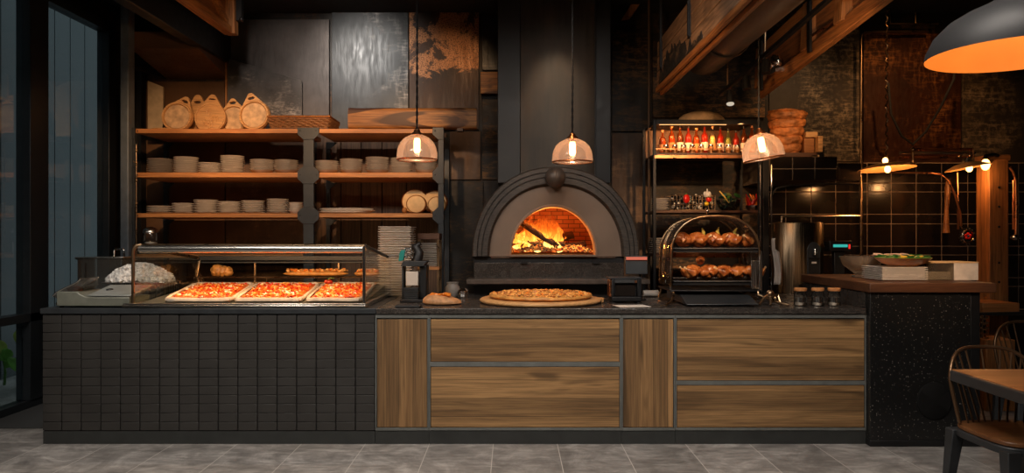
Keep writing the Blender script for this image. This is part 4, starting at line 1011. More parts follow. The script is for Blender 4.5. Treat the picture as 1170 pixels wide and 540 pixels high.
# ------------------------------------------------------------------ round pizza on its board
zc = TOP+.001
bc = (wx(617.5, 5.70), .48)
m = MB(); R = .482
m.lathe([(0, 0), (R*.955, 0), (R*.985, .006), (R, .016), (R, .022), (R*.99, .030), (R*.975, .034), (0, .034)], (bc[0], bc[1], zc), 72)
hw = .07
m.prism([(bc[0]+R*.93, bc[1]-hw), (bc[0]+R*1.03, bc[1]-hw*.75), (bc[0]+R*1.05, bc[1]), (bc[0]+R*1.03, bc[1]+hw*.75), (bc[0]+R*.93, bc[1]+hw)], 'xy', zc+.004, zc+.033)
m.build('pizza_board', w_board, label='large round wooden board under the whole round pizza on the granite', cat='board', base=(bc[0], bc[1], zc), bevel=.002)
t = thing('round_pizza', (bc[0], bc[1]+.01, zc+.035), 'large round golden cheese pizza on the wooden board before the oven', 'pizza'); o = WL[t]; R = .408
m = MB(); pr = [(.0, .0), (.90, 0), (.97, .006), (1.0, .018), (.985, .032), (.95, .036), (.90, .026), (.5, .022)]
def pz(u, v):
    p = pr[min(7, int(round(v*7)))]; a = 2*PI*u; n = 1 + .02*noise.noise(Vector((math.cos(a)*3, math.sin(a)*3, 0))); r = R*p[0]*n
    return (o.x+r*math.cos(a), o.y+r*math.sin(a), o.z+p[1]*(1+.3*noise.noise(Vector((math.cos(a)*9, math.sin(a)*9, p[1]*20)))))
m.grid(pz, 120, 8, True); m.build('crust', m_goldcrust, t, smooth=60)
m = MB()
def tp(u, v):
    a = 2*PI*u; r = R*.92*v; X, Y = o.x+r*math.cos(a), o.y+r*math.sin(a)
    return (X, Y, o.z+.020 + .012*min(1, (1-v)*9) + .012*noise.noise(Vector((X*24, Y*24, 4))) + .006*noise.noise(Vector((X*66, Y*66, 4))))
m.grid(tp, 130, 46, True); m.build('topping', m_top2, t, smooth=60)
m = MB(); rr = random.Random(4)
for k in range(520):
    a, r = rr.uniform(0, 2*PI), R*.93*math.sqrt(rr.random()); s = rr.uniform(.008, .016); m.mi = rr.choice((0, 0, 1, 2, 3))
    m.ball((o.x+r*math.cos(a), o.y+r*math.sin(a), o.z+.036), (s*1.2, s, s*.6), 6, (rr.uniform(-.5,.5), rr.uniform(-.5,.5), rr.uniform(0,3)), .3, 2, k)
m.build('cheese_pieces', [m_goldcrust, m_cheese, m_pepper, plain('browned_topping', (.30, .09, .02), .5, 0, .3, 20, 0)], t, kind='stuff')

# ------------------------------------------------------------------ things between the display case and the oven
# tall stack of square trays
def tray_mesh(name, w, dp, h, mat):
    m = MB(); m.box(-w/2+.012, w/2-.012, -dp/2+.012, dp/2-.012, 0, .006)
    vs = []
    for q, z in ((.016, 0), (.004, h*.5), (-.004, h*.55), (-.004, h*.78), (.003, h*.78), (.018, .006)):
        vs.append([(-w/2+q, -dp/2+q, z), (w/2-q, -dp/2+q, z), (w/2-q, dp/2-q, z), (-w/2+q, dp/2-q, z)])
    flat = [p for r in vs for p in r]; fs = []
    for r in range(5):
        for k in range(4): fs.append((r*4+k, r*4+(k+1) % 4, r*4+4+(k+1) % 4, r*4+4+k))
    m._add(flat, fs); return m.build(name, mat, base=(0, 0, 0), smooth=0)
d = 6.35; tw = wx(472, d)-wx(435.5, d); n = 30; zt = wz(258.5, d); rr = random.Random(9)
P_tray = tray_mesh('serving_tray', tw, .26, .022, m_tray); X0 = (wx(435.5, d)+wx(472, d))/2
for k in range(n):
    place(P_tray, (X0+rr.uniform(-.004, .004), wy(d)+rr.uniform(-.004, .004), zc+k*(zt-zc-.02)/(n-1)), f'pale square tray, {nth_top(n-1-k)}, in the tallest stack left of the oven', 'tray', 'trays in the tallest stack', rz=rr.uniform(-.02, .02))
# little stand with trays on it
d = 6.55; sx0, sx1 = wx(477, d), wx(502, d)
t = thing('tray_stand', ((sx0+sx1)/2, wy(d)+.12, TOP), 'small two-tier wooden stand holding a stack of trays beside the oven', 'stand')
za, zb2 = wz(304.5, d), wz(269, d)
MB().box(sx0, sx1, wy(d), wy(d)+.24, za-.03, za).build('shelf', w_shelf, t, bevel=.003)
MB().box(sx0, sx1, wy(d), wy(d)+.24, zb2-.035, zb2+.02).build('top', w_dark, t, bevel=.003)
for a in (sx0+.012, sx1-.012):
    for b in (wy(d)+.015, wy(d)+.225): MB().box(a-.011, a+.011, b-.011, b+.011, zc, zb2-.035).build('post', m_bronze, t)
P_tray2 = tray_mesh('serving_tray', sx1-sx0-.05, .20, .02, m_tray); h = wz(277, d)-za-.0215; n = 11
for k in range(n): place(P_tray2, ((sx0+sx1)/2, wy(d)+.12, za+.001+k*h/(n-1)), f'small pale tray, {nth_top(n-1-k)}, in the stack on the little wooden stand', 'tray', 'trays on the little wooden stand')
# coffee grinder like black machine with teal display
d = 5.72; g0, g1 = wx(458, d), wx(487, d); gy = wy(d)
t = thing('dispenser', ((g0+g1)/2, gy+.1, TOP), 'black counter dispenser with a teal display head, right of the pizza case', 'dispenser')
MB().box(g0, g1, gy-.06, gy+.20, zc, zc+.022).build('base', m_black, t, bevel=.004)
MB().box(g1-.058, g1-.0, gy+.02, gy+.18, zc+.022, wz(303, d)).build('body', m_black, t, bevel=.008)
MB().box(g0+.004, g0+.018, gy+.02, gy+.16, zc+.022, wz(304, d)).build('side_post', m_char, t, bevel=.003)
m = MB()
for k in range(8): m.box(g0+.03, g1-.06, gy-.05, gy+.04, zc+.024+k*.012, zc+.031+k*.012)
m.build('drip_grille', m_char, t)
MB().box(g0+.04, g1-.065, gy-.005, gy+.09, wz(326, d), wz(310, d)).build('cup_window', m_plate2, t, bevel=.004)
m = MB(); m.prism([(g0, wz(304, d)), (g1-.02, wz(304, d)), (g1+.008, wz(298, d)), (g0+.02, wz(298, d))], 'xz', gy-.02, gy+.16); m.build('neck', m_char, t, bevel=.004)
m = MB(); m.tube([(wx(475, d), gy+.05, wz(299, d)), (wx(478, d), gy+.05, wz(288, d)), (wx(474, d), gy+.06, wz(281, d)), (wx(479, d), gy+.05, wz(277.5, d))], [.045, .038, .034, .016], 14); m.build('head', m_black, t)
m = MB(); m.prism([(wx(456, d), wz(298.5, d)), (wx(461.5, d), wz(297, d)), (wx(463.5, d), wz(285, d)), (wx(459, d), wz(285.5, d)), (wx(456.5, d), wz(290, d))], 'xz', gy-.03, gy+.01); m.build('display', plain('teal_display_case', (.02, .20, .19), .3), t, bevel=.004)
m = MB()
for k in range(9): m.ball((wx(464+2.2*(k % 4), d), gy-.015+.01*(k % 3), wz(284+3.2*(k//2.2), d)), (.013, .012, .011), 8)
m.build('valves', m_chrome, t)
# tray in front of it
mb = MB(); d = 5.32; mb.box(wx(453, d), wx(481, d), .03, .16, zc, zc+.016); mb.build('counter_tray', m_rubber, label='small flat black tray lying in front of the black dispenser', cat='tray', bevel=.005)
# folded bread
d = 5.52; c = (wx(505, d), wy(d), zc); m = MB()
def fb(u, v):
    a = 2*PI*u; prf = [(0, 0), (.85, 0), (1, .014), (.97, .036), (.78, .056), (.4, .070), (0, .074)][min(6, int(round(v*6)))]
    k = 1 + .10*noise.noise(Vector((math.cos(a)*2, math.sin(a)*2, 3))); X = .148*prf[0]*k*math.copysign(abs(math.cos(a))**.75, math.cos(a)); Y = .10*prf[0]*k*math.sin(a)
    return (c[0]+X, c[1]+Y, c[2]+prf[1]*(1+.25*noise.noise(Vector((X*20, Y*20, 1)))) * (1.0 - .25*X/.148))
t = thing('filled_bread', c, 'flat filled bread with golden topping, left of the round pizza', 'bread')
m.grid(fb, 48, 7, True); m.build('bread', plain('pinkish_bread', (.46, .23, .10), .6, 0, .35, 26, .3), t, smooth=60)
m = MB(); rr = random.Random(2)
for k in range(26): s = rr.uniform(.010, .017); m.ball((c[0]-.01+rr.uniform(-.075, .07), c[1]+rr.uniform(-.045, .045), c[2]+.076+rr.uniform(-.004, .006)), (s*1.4, s, s*.7), 7, (0, 0, rr.random()*3), .3, 2, k)
m.build('topping', m_pepper, t, kind='stuff')
# jars between the stand and the oven
d = 6.2; j = (wx(517, d), wy(d), zc); m = MB(); m.lathe([(0, 0), (.05, 0), (.062, .02), (.062, .085), (.05, .10), (.048, .115), (.052, .118), (.052, .128), (0, .128)], j, 24); m.build('stone_jar', plain('grey_stoneware', (.20, .18, .16), .5), label='squat grey lidded jar by the oven, left one', cat='jar')
d = 6.12; j = (wx(529, d), wy(d), zc); m = MB(); m.lathe([(0, 0), (.04, 0), (.05, .015), (.05, .06), (.03, .08), (0, .082)], j, 24); m.build('stone_jar', m_chrome, label='small metal pot by the oven, right of the squat grey jar', cat='jar')

# ------------------------------------------------------------------ till printer and small monitor
d = 5.62; p0, p1 = wx(699, d), wx(733, d); py_ = wy(d)
t = thing('receipt_printer', ((p0+p1)/2, py_+.09, TOP), 'black box shaped receipt printer right of the round pizza', 'printer')
zt = wz(318.5, d)
m = MB(); m.box(p0, p1, py_, py_+.18, zc+.012, zc+.05); m.box(p0, p0+.02, py_, py_+.18, zc+.05, zt); m.box(p1-.03, p1, py_, py_+.18, zc+.05, zt); m.box(p0+.02, p1-.03, py_+.03, py_+.18, zc+.05, zt); m.box(p0+.02, p1-.03, py_, py_+.03, zt-.035, zt); bo_ = m.build('body', m_black, t, bevel=.006)
m = MB(); m.box(p0+.03, p1-.045, py_+.022, py_+.029, zc+.055, zt-.04); m.build('window', m_gloss, bo_)
m = MB(); m.box(p0-.018, p0-.001, py_+.01, py_+.13, zc+.05, zt-.01); m.build('paper_roll_door', m_copper, t, bevel=.003)
m = MB(); m.box(p1-.055, p1-.035, py_-.004, py_-.0002, zt-.03, zt-.012); m.build('button', m_copper, bo_)
MB().box(p0-.02, p1+.005, py_-.005, py_+.185, zt+.0005, zt+.010).build('lid', m_char, t, bevel=.002)
m = MB()
for a in (p0+.02, p1-.02): m.cyl((a, py_+.03, zc), (a, py_+.03, zc+.013), .018); m.cyl((a, py_+.15, zc), (a, py_+.15, zc+.013), .018)
m.build('feet', m_rubber, t)
d = 5.85; a0, a1 = wx(714.5, d), wx(739.5, d); t = thing('till_monitor', (wx(729, d), wy(d)+.05, TOP), 'small till monitor with a red bar on its screen, on a thin post', 'monitor')
m = MB(); m.obox(((a0+a1)/2, wy(d), (wz(292, d)+wz(313, d))/2), (a1-a0, .018, wz(292, d)-wz(313, d)), (-.12, 0, .0)); cas_ = m.build('casing', m_char, t, bevel=.003)
def scr(dx0, dx1, f0, f1, nm, mat):
    m = MB(); h = wz(292, d)-wz(313, d); zmid = (wz(292, d)+wz(313, d))/2
    m.obox(((a0+a1)/2+(dx0+dx1)/2, wy(d)-.0105+.12*((f0+f1)/2)*h*-1, zmid+h*(f0+f1)/2), (dx1-dx0, .002, h*(f1-f0)), (-.12, 0, 0)); return m.build(nm, mat, cas_)
w2 = (a1-a0)/2
scr(-w2+.010, w2-.006, -.42, .26, 'screen', emit('dim_blue_screen', (.10, .12, .16), .42)); scr(-w2+.004, w2-.004, .28, .44, 'screen_bar', emit('red_screen_bar', (.85, .20, .12), .75))
m = MB(); m.tube([(wx(732, d), wy(d)+.03, wz(312, d)), (wx(732, d), wy(d)+.05, zc+.012)], .008, 8); m.build('post', m_black, t)
m = MB(); m.lathe([(0, 0), (.055, 0), (.055, .01), (0, .012)], (wx(732, d), wy(d)+.05, zc), 24); m.build('foot', m_black, t)
mb = MB(); mb.obox((wx(722, 5.36), .15, zc+.0015), (.24, .17, .002), (0, 0, .2)); mb.build('paper_sheet', m_paper, label='sheet of paper lying on the granite in front of the receipt printer', cat='paper')
# low pipe and tray behind the monitor
mb = MB(); mb.tube([(wx(735, 6.2), wy(6.2), zc+.03), (wx(752, 6.2), wy(6.2), zc+.03)], .028, 14); mb.build('rolled_cloth', m_plate2, label='grey rolled cloth behind the till monitor at the oven', cat='cloth')

# ------------------------------------------------------------------ rotisserie display with roast chickens
D0, D1 = 5.55, 6.02; Y0, Y1 = wy(D0), wy(D1)
rx0, rx1 = wx(766.5, D0), wx(869, D0); zb0, ztp = wz(327, D0), wz(246.5, D0); rcx = (rx0+rx1)/2
t = thing('chicken_display', (rcx, (Y0+Y1)/2, TOP), 'arched glass and steel warming display with two racks of roast chickens', 'display case')
W2 = (rx1-rx0)/2
def hoop(w, z0, z1, n=28):
    zs = z0 + (z1-z0)*.42; pts = [(-w, z0), (-w*.99, z0+(zs-z0)*.5)]
    for k in range(n+1):
        a = PI - PI*k/n; pts.append((w*math.copysign(abs(math.cos(a))**.8, math.cos(a))*.985, zs+(z1-zs)*math.sin(a)**.85))
    return pts + [(w*.99, z0+(zs-z0)*.5), (w, z0)]
H0 = hoop(W2, zb0, ztp); H1 = hoop(W2*.97, zb0, ztp-.008)
m = MB(); m.tube([(rcx+a, Y0, b) for a, b in H0], .009, 10); m.build('front_hoop', m_bronze, t)
m = MB(); m.tube([(rcx+a, Y1, b) for a, b in H1], .009, 10); m.build('rear_hoop', m_bronze, t)
nn = len(H0); m = MB(); m.grid(lambda u, v: (rcx+H0[min(nn-1, int(round(u*(nn-1))))][0]*(1-.03*v), Y0+(Y1-Y0)*v, H0[min(nn-1, int(round(u*(nn-1))))][1]-.008*v), nn, 3); m.build('glass_hood', glass('hood_glass', (.95, .92, .89), .05, .05, (.5, .42, .36)), t, solid=.004)
for s in (-1, 1):
    m = MB(); m.box(rcx+s*W2-.012, rcx+s*W2+.012, Y0-.008, Y0+.02, zb0-.04, zb0+.27) if s > 0 else m.box(rcx+s*W2-.006, rcx+s*W2+.006, Y0-.004, Y0+.01, zb0-.03, zb0+.16)
    m.build('corner_post', m_steelz, t, bevel=.003)
MB().box(rcx+W2-.075, rcx+W2-.012, Y0-.006, Y0-.001, zb0-.02, zb0+.20).build('end_plate', m_steelz, t, bevel=.002)
zr1, zr2 = wz(284, D0), wz(321.5, D0)
for z in (zr1, zr2):
    m = MB(); m.tube([(rx0+.02, Y0+.01, z), (rx1-.0, Y0+.01, z)], .009, 8); m.tube([(rx0+.02, Y1-.01, z), (rx1, Y1-.01, z)], .009, 8)
    m.box(rx0+.02, rx1-.005, Y0+.012, Y0+.022, z-.028, z-.006)
    for k in range(24): m.tube([(rx0+.03+(rx1-rx0-.05)*k/23, Y0+.01, z), (rx0+.03+(rx1-rx0-.05)*k/23, Y1-.01, z)], .0035, 6)
    m.build('rack', m_black, t)
MB().box(rx0+.02, rx1, Y1-.02, Y1+.0, wz(294, D1), wz(288.5, D1)).build('rear_bar', m_copper, t, bevel=.002)
m = MB(); m.tube([(rcx, (Y0+Y1)/2, ztp-.004), (rcx, (Y0+Y1)/2, ztp+.045)], .006, 8); m.ball((rcx, (Y0+Y1)/2, ztp+.05), .011, 12); m.build('finial', m_chrome, t)
m = MB(); m.box(rx0-.005, rx1+.005, Y0-.01, Y1+.01, zb0-.040, zb0-.028); m.build('base_frame', m_black, t, bevel=.003)
m = MB(); m.prism([(Y0-.22, TOP+.012), (Y1, TOP+.012), (Y1, TOP+.075), (Y0-.02, TOP+.07), (Y0-.22, TOP+.02)], 'yz', rx0+.07, rx1-.09); m.build('drip_tray', m_char, t, bevel=.004)
for s, yy, ex in ((-1, Y0, -.10), (1, Y0, .16), (-1, Y1, -.02), (1, Y1, .02)):
    m = MB(); x = rcx+s*(W2-.02); m.tube([(x, yy, zb0-.03), (x+s*.0, yy-.01, TOP+.07), (x+ex*.5, yy-(.14 if yy == Y0 else 0), TOP+.03), (x+ex, yy-(.20 if yy == Y0 else 0), TOP+.011)], .009, 8); m.build('leg', m_bronze, t)
# burner fitting at the right foot
m = MB(); bx, by2 = wx(880, 5.42), .20
m.tube([(bx-.10, by2-.05, zc+.012), (bx-.05, by2-.02, zc+.06), (bx+.0, by2, zc+.09), (bx+.06, by2, zc+.075), (bx+.07, by2-.03, zc+.012)], .011, 8); m.ball((bx, by2, zc+.09), (.03, .03, .028), 12); m.ball((bx+.035, by2-.01, zc+.055), (.025, .025, .022), 12); m.tube([(bx, by2, zc+.09), (bx-.02, by2-.06, zc+.012)], .009, 8)
m.build('burner_fitting', m_bronze, label='bronze pipe fitting with knobs at the right foot of the chicken display', cat='fitting')

def chicken(name='roast_chicken'):
    m = MB()
    m.ball((0, 0, .052), (.066, .052, .050), 18, (0, -.25, 0), .10, 3, 1)           # breast and back
    m.ball((.038, 0, .060), (.040, .040, .036), 14, None, .1, 3, 2)
    for s in (-1, 1):
        m.tube([(.005, s*.038, .05), (-.030, s*.046, .045), (-.062, s*.036, .062), (-.078, s*.028, .070)], [.024, .029, .016, .008], 10)   # thigh and drumstick
        m.tube([(.045, s*.038, .058), (.020, s*.056, .050), (.048, s*.054, .038)], [.014, .013, .009], 8)                              # wing
    o = m.build(name, m_chick, base=(0, 0, 0), smooth=80)
    md = o.modifiers.new('r', 'REMESH'); md.mode = 'VOXEL'; md.voxel_size = .0045; md.use_smooth_shade = True
    s_ = o.modifiers.new('s', 'SMOOTH'); s_.iterations = 2; bake(o); return o
def m_chick():
    t = NT('roast_chicken_skin'); v = t.coord(); a = t.noise(v, 20, 5, .6); b = t.noise(v, 90, 3)
    c = t.ramp(a, [(.28, (.07, .016, .005)), (.45, (.30, .075, .014)), (.62, (.52, .18, .045)), (.78, (.66, .34, .14))])
    return t.done(t.bsdf(c, .28, 0, t.bump(b, .3, .004), .6))
m_chick = m_chick()
ch = chicken(); bone = MB(); bone.tube([(-.072, .030, .068), (-.092, .024, .078)], [.006, .005], 8); bone.ball((-.094, .024, .079), (.009, .008, .009), 8)
bone.tube([(-.072, -.030, .068), (-.092, -.024, .078)], [.006, .005], 8); bone.ball((-.094, -.024, .079), (.009, .008, .009), 8)
root = thing('roast_chicken', (0, 0, 0), 'x', 'roast chicken', 'roast chickens in the warming display')
ch.name = 'body'; ch.parent = root; bo = bone.build('leg_bone', m_crumb, root, smooth=60)
yc = (Y0+Y1)/2 - .06
up = [(781, 'leftmost roast chicken on the upper rack', .4), (797, 'second roast chicken from left on the upper rack', -.3), (815.5, 'middle roast chicken on the upper rack', .15), (835.5, 'second roast chicken from right on the upper rack', -.2), (854, 'rightmost roast chicken on the upper rack', .5)]
lo = [(790, 'leftmost roast chicken on the lower rack', .3), (808, 'second roast chicken from left on the lower rack', -.5), (826, 'middle roast chicken on the lower rack', .2), (844, 'second roast chicken from right on the lower rack', -.15), (861, 'rightmost roast chicken on the lower rack', .4)]
first = True
dC = yc + CD
for lst, z in ((up, zr1), (lo, zr2)):
    for px, lab, rz in lst:
        loc = (wx(px, dC), yc + .02*math.sin(px), z+.006); lab = lab + ' of the arched display'
        if first: root.location = loc; root['label'] = lab; root.rotation_euler.z = rz + PI; root.scale = (1.06, 1.1, 1.22); first = False
        else: clone(root, loc, lab, rz + (PI if px % 2 > .6 else .2), (1.06, 1.1, 1.22))
mb = MB(); mb.ball((wx(800, dC), yc-.005, zr2+.158), (.034, .034, .034), 16, None, .15, 3, 4); mb.build('roast_potato', m_chick, label='small round roast piece on top of the lower rack chickens', cat='roast')
for k, (px, z, sd) in enumerate(((802.5, zr1+.10, 0), (819.5, zr1+.105, 1), (840, zr1+.10, 2))):
    mb = MB(); c = (wx(px, dC), yc-.02, z); mb.tube([c, (c[0]+.004-.01*sd, c[1], c[2]+.03), (c[0]+.008-.016*(sd == 0), c[1], c[2]+.062)], [.017, .014, .004], 8)
    mb.build('herb_sprig', plain('yellow_herb', (.50, .38, .06), .6), label=f'yellow green sprig standing on the upper rack chickens, {["left", "middle", "right"][k]} one', cat='sprig', group='sprigs on the chickens')

# ------------------------------------------------------------------ three spice jars with orange lids
def spice(d, px, lab):
    c = (wx(px, d), wy(d), zc); t = thing('spice_jar', c, lab, 'jar', 'orange lidded spice jars')
    m = MB(); m.lathe([(0, 0), (.040, 0), (.046, .006), (.046, .085), (.040, .100), (.040, .110)], c, 28); jb_ = m.build('jar', m_clear, t)
    m = MB(); m.lathe([(0, .005), (.042, .005), (.042, .050), (0, .054)], c, 24); m.build('spice', m_spice, t)
    m = MB(); m.lathe([(0, .111), (.045, .111), (.047, .115), (.047, .130), (.043, .134), (0, .134)], c, 28); m.build('lid', m_copperlid, t)
    m = MB(); m.lathe([(.0465, .030), (.0475, .030), (.0475, .065), (.0465, .065)], c, 28); m.build('label_band', m_steelz, jb_)
m_spice = plain('pale_salt', (.60, .50, .40), .8, 0, .2, 60, .2); m_copperlid = plain('orange_wood_lid', (.62, .26, .09), .45, 0, .2, 20)
spice(5.42, 914.5, 'leftmost of three small glass jars with orange lids'); spice(5.42, 934.5, 'middle of three small glass jars with orange lids'); spice(5.42, 953, 'rightmost of three small glass jars with orange lids')

# ------------------------------------------------------------------ on the raised slab
zs = 1.177
d = 5.86; c = (wx(984, d), wy(d), zs); m = MB(); r = .165
m.lathe([(0, 0), (.07, 0), (.075, .012), (.045, .022), (.07, .045), (.14, .10), (r, .165), (r+.006, .168), (r-.004, .170), (.132, .104), (.06, .052), (0, .045)], c, 40)
m.build('glass_bowl', glass('bowl_glass', (.90, .87, .82), .22, .04, (.75, .68, .6), 1.3), label='large footed glass bowl on the dark slab', cat='bowl')
d = 5.42; tw = wx(1055, d)-wx(1004, d); n = 8; h = wz(304.5, d)-zs
P_t3 = tray_mesh('square_plate', tw, .30, .017, m_plate)
for k in range(n): place(P_t3, (wx(1029.5, d), wy(d)+.1, zs+.0005+k*(h-.015)/(n-1)), f'white square plate, {nth_top(n-1-k)}, in the stack on the dark slab', 'plate', 'square plates on the dark slab', rz=.01*(-1)**k)
d = 5.50; c = (wx(1033, d), wy(d)+.02, zs+h+.004)
t = thing('salad_bowl', c, 'dark wide bowl of green salad on top of the square plates', 'bowl')
m = MB(); m.lathe([(0, 0), (.10, 0), (.15, .02), (.195, .055), (.20, .06), (.19, .062), (.14, .03), (0, .02)], c, 44); m.build('bowl', plain('orange_glazed_bowl', (.36, .13, .03), .3, 0, .3, 8), t)
m = MB(); m.lathe([(0, .058), (.10, .065), (.17, .068), (.198, .064), (.19, .055), (0, .04)], c, 44); m.build('green_mat', plain('bright_green_leaf', (.05, .26, .04), .5, 0, .3, 20, .2), t)
m = MB(); rr = random.Random(6)
for k in range(60):
    a, r = rr.uniform(0, 2*PI), .17*math.sqrt(rr.random()); m.mi = 0 if k % 6 else 1
    m.ball((c[0]+r*math.cos(a), c[1]+r*math.sin(a), c[2]+.07), (.035, .024, .007), 8, (rr.uniform(-.5,.5), rr.uniform(-.5,.5), rr.random()*6), .3, 2, k)
m.build('salad_leaves', [plain('dark_green_leaf', (.03, .15, .03), .45, 0, .4, 20, .2), plain('yellow_pepper_slice', (.7, .42, .04), .4)], t, kind='stuff')
c2 = (wx(1017, 5.62), wy(5.62)+.0, zs+h+.075); m = MB()
for k in range(9): m.ball((c2[0]-.10+.028*k, c2[1]+.0+.012*math.sin(k*2), c2[2]+.004+.006*math.sin(k*1.7)), (.036, .05, .010), 10, (.2*math.sin(k), .2*math.cos(k*2), k), .3, 2, k)
m.build('folded_ham', plain('pink_white_ham', (.72, .50, .44), .5, 0, .25, 30), label='pale pink folded slices lying on the green salad', cat='ham')
d = 5.45; t = thing('napkin_box', (wx(1088, d), wy(d)+.12, zs), 'pale box with a clear left half, right of the square plates', 'box')
b0, b1, b2 = wx(1057, d), wx(1090, d), wx(1118, d); zt = wz(300.5, d)
MB().box(b1, b2, wy(d), wy(d)+.24, zs+.0005, zt).build('solid_half', m_paper, t, bevel=.003)
m = MB(); m.box(b0, b1-.001, wy(d), wy(d)+.005, zs+.0005, zt); m.box(b0, b0+.005, wy(d), wy(d)+.24, zs+.0005, zt); m.box(b0, b1-.001, wy(d)+.235, wy(d)+.24, zs+.0005, zt); m.build('clear_half', m_frost, t)
MB().box(b0-.002, b2+.002, wy(d)-.002, wy(d)+.242, zt+.0005, zt+.010).build('lid', m_crumb, t, bevel=.002)
m = MB()
for k in range(5): m.box(b0+.012, b1-.012, wy(d)+.02, wy(d)+.20, zs+.006+k*.012, zs+.014+k*.012)
m.build('napkins', m_paper, t)

# ------------------------------------------------------------------ on the back counter
d = 6.62; c = (wx(916, d), wy(d)+.1, zc); r = wx(945, d)-wx(916, d); zt = wz(254, d)
t = thing('coffee_urn', c, 'tall polished steel drinks machine with arched tap recess', 'drinks machine')
m = MB(); m.lathe([(0, 0), (r, 0), (r, zt-zc-.01), (r*.97, zt-zc), (0, zt-zc)], c, 48, None, 1, .72)
m.build('body', brushed('polished_urn_steel', (.30, .22, .14), .30, 'z', .8), t)
m = MB(); ax, ay = wx(926, d), c[1]-r*.72-.006; w = .062; z0, z1 = zc+.0, wz(276, d)
poly = [(ax-w, wz(322, d)), (ax+w, wz(322, d))] + [(ax+w*math.cos(PI*k/16), wz(287, d)+(z1-wz(287, d))*math.sin(PI*k/16)) for k in range(17)]
m.prism(poly, 'xz', ay, ay+.06); tp_ = m.build('tap_panel', m_char, t, bevel=.004)
m = MB(); m.box(ax-.048, ax+.048, ay-.004, ay+.0, wz(320, d), wz(297, d)); m.box(ax-.05, ax+.05, ay-.02, ay-.0005, wz(295, d), wz(293.5, d)); m.build('drip_panel', m_black, tp_)
m = MB(); m.tube([(ax, ay+.0, wz(284, d)), (ax, ay-.03, wz(285, d)), (ax, ay-.034, wz(291, d))], [.010, .013, .016], 10); m.build('tap', m_chrome, tp_)
m = MB(); m.box(ax-.022, ax+.022, ay-.006, ay-.0045, wz(300.5, d), wz(298.5, d)); m.build('indicator', m_plate, tp_)
d = 6.62; t = thing('card_terminal', (wx(962, d), wy(d)+.08, TOP), 'black till terminal with a lit teal strip, right of the drinks machine', 'till')
MB().box(wx(948, d), wx(974, d), wy(d), wy(d)+.12, wz(287, d), wz(275, d)).build('head', m_black, t, bevel=.006)
MB().box(wx(952, d), wx(968.5, d), wy(d)-.002, wy(d)-.0002, wz(282.2, d), wz(279, d)).build('display_strip', emit('teal_display', (.04, .42, .36), 1.0), t)
MB().box(wx(969.5, d), wx(971.5, d), wy(d)-.002, wy(d)-.0002, wz(284, d), wz(279, d)).build('red_light', emit('red_indicator', (.9, .03, .02), 1.2), t)
m = MB(); m.box(wx(955, d), wx(967, d), wy(d)+.03, wy(d)+.09, zc, wz(286, d)); m.box(wx(948, d), wx(972, d), wy(d)+.0, wy(d)+.16, zc, zc+.02); m.build('stand', m_black, t, bevel=.006)
# pale cloth hanging by the rack
mb = MB(); d = 6.35
mb.grid(lambda u, v: (wx(884, d)+.012*math.sin(v*5)+(wx(893, d)-wx(884, d))*(.4*u if v > .75 else u*(1-.2*v)), wy(d)+.02*math.sin(u*7+v*2), wz(325, d)+(wz(272, d)-wz(325, d))*v), 12, 18)
mb.build('hanging_cloth', m_plate2, label='grey cloth hanging beside the steel drinks machine', cat='cloth', solid=.004, smooth=80)
# ------------------------------------------------------------------ black metal rack with bottles
D0, D1 = 6.92, 7.50; Y0, Y1 = wy(D0), wy(D1)
X0, X1 = wx(748, D0), wx(868, D0)
zt, zsb, zs2, zs3 = wz(136.5, D0), wz(174, D0), wz(240, D0), wz(290.5, D0)
Y0_RACK, zt_RACK, zsb_RACK = Y0, zt, zsb
rk = thing('bottle_rack', ((X0+X1)/2, (Y0+Y1)/2, 0), 'tall black metal rack with wooden shelves, bottles on its top shelf', 'rack')
for x in (X0, X1):
    for y in (Y0, Y1-.03): MB().box(x-.014, x+.014, y, y+.028, 0, zt).build('upright', m_black, rk, bevel=.002)
for z, mm in ((zt, m_black), (zsb, w_dark), (zs2, w_dark), (zs3, w_dark)):
    MB().box(X0+.015, X1-.015, Y0+.002, Y1-.004, z-.024, z-.001).build('shelf', mm, rk, bevel=.002)
MB().box(X0+.015, X1-.015, Y0-.004, Y0+.004, zt-.046, zt-.001).build('valance', m_black, rk)
m = MB(); m.box(X0, X1, Y0-.006, Y0+.0, zsb-.055, zsb-.026); m.box(X0+.015, X1-.015, Y0, Y0+.012, zsb+.03, zsb+.038); m.build('front_rails', m_copper, rk)
m = MB(); m.cyl((X0+.06, Y0+.07, zt-.034), (X1-.30, Y0+.07, zt-.034), .006); m.build('light_tube', e_tube, rk)
MB().box(X0+.016, X1-.016, Y1-.03, Y1-.022, zsb, zt-.026).build('back_plate', plain('amber_brown_back', (.20, .10, .05), .4, 0, .2, 4), rk)
def bottle(name, r, h, mat, liquid, cap, neck=.45):
    """a bottle standing at the origin: glass, filling, cap"""
    root = thing(name, (0, 0, 0), 'x', 'bottle')
    m = MB(); m.lathe([(0, 0), (r*.92, 0), (r, .006), (r, h*.58), (r*.9, h*.66), (r*neck*.8, h*.78), (r*neck*.72, h*.93), (0, h*.93)], (0,0,0), 20); g_ = m.build('glass', mat, root, base=(0,0,0))
    m = MB(); m.lathe([(0, .004), (r*.90, .004), (r*.90, h*.55), (r*.6, h*.66), (0, h*.66)], (0,0,0), 16); m.build('sauce', liquid, root, base=(0,0,0))
    m = MB(); m.lathe([(0, h*.92), (r*neck*.85, h*.92), (r*neck*.85, h), (0, h)], (0,0,0), 16); m.build('cap', cap, root, base=(0,0,0))
    m = MB(); m.lathe([(r*1.012, h*.16), (r*1.02, h*.17), (r*1.02, h*.42), (r*1.012, h*.43)], (0,0,0), 20); m.build('label_band', m_paper if cap is m_black else m_copperlid, g_, base=(0,0,0))
    return root
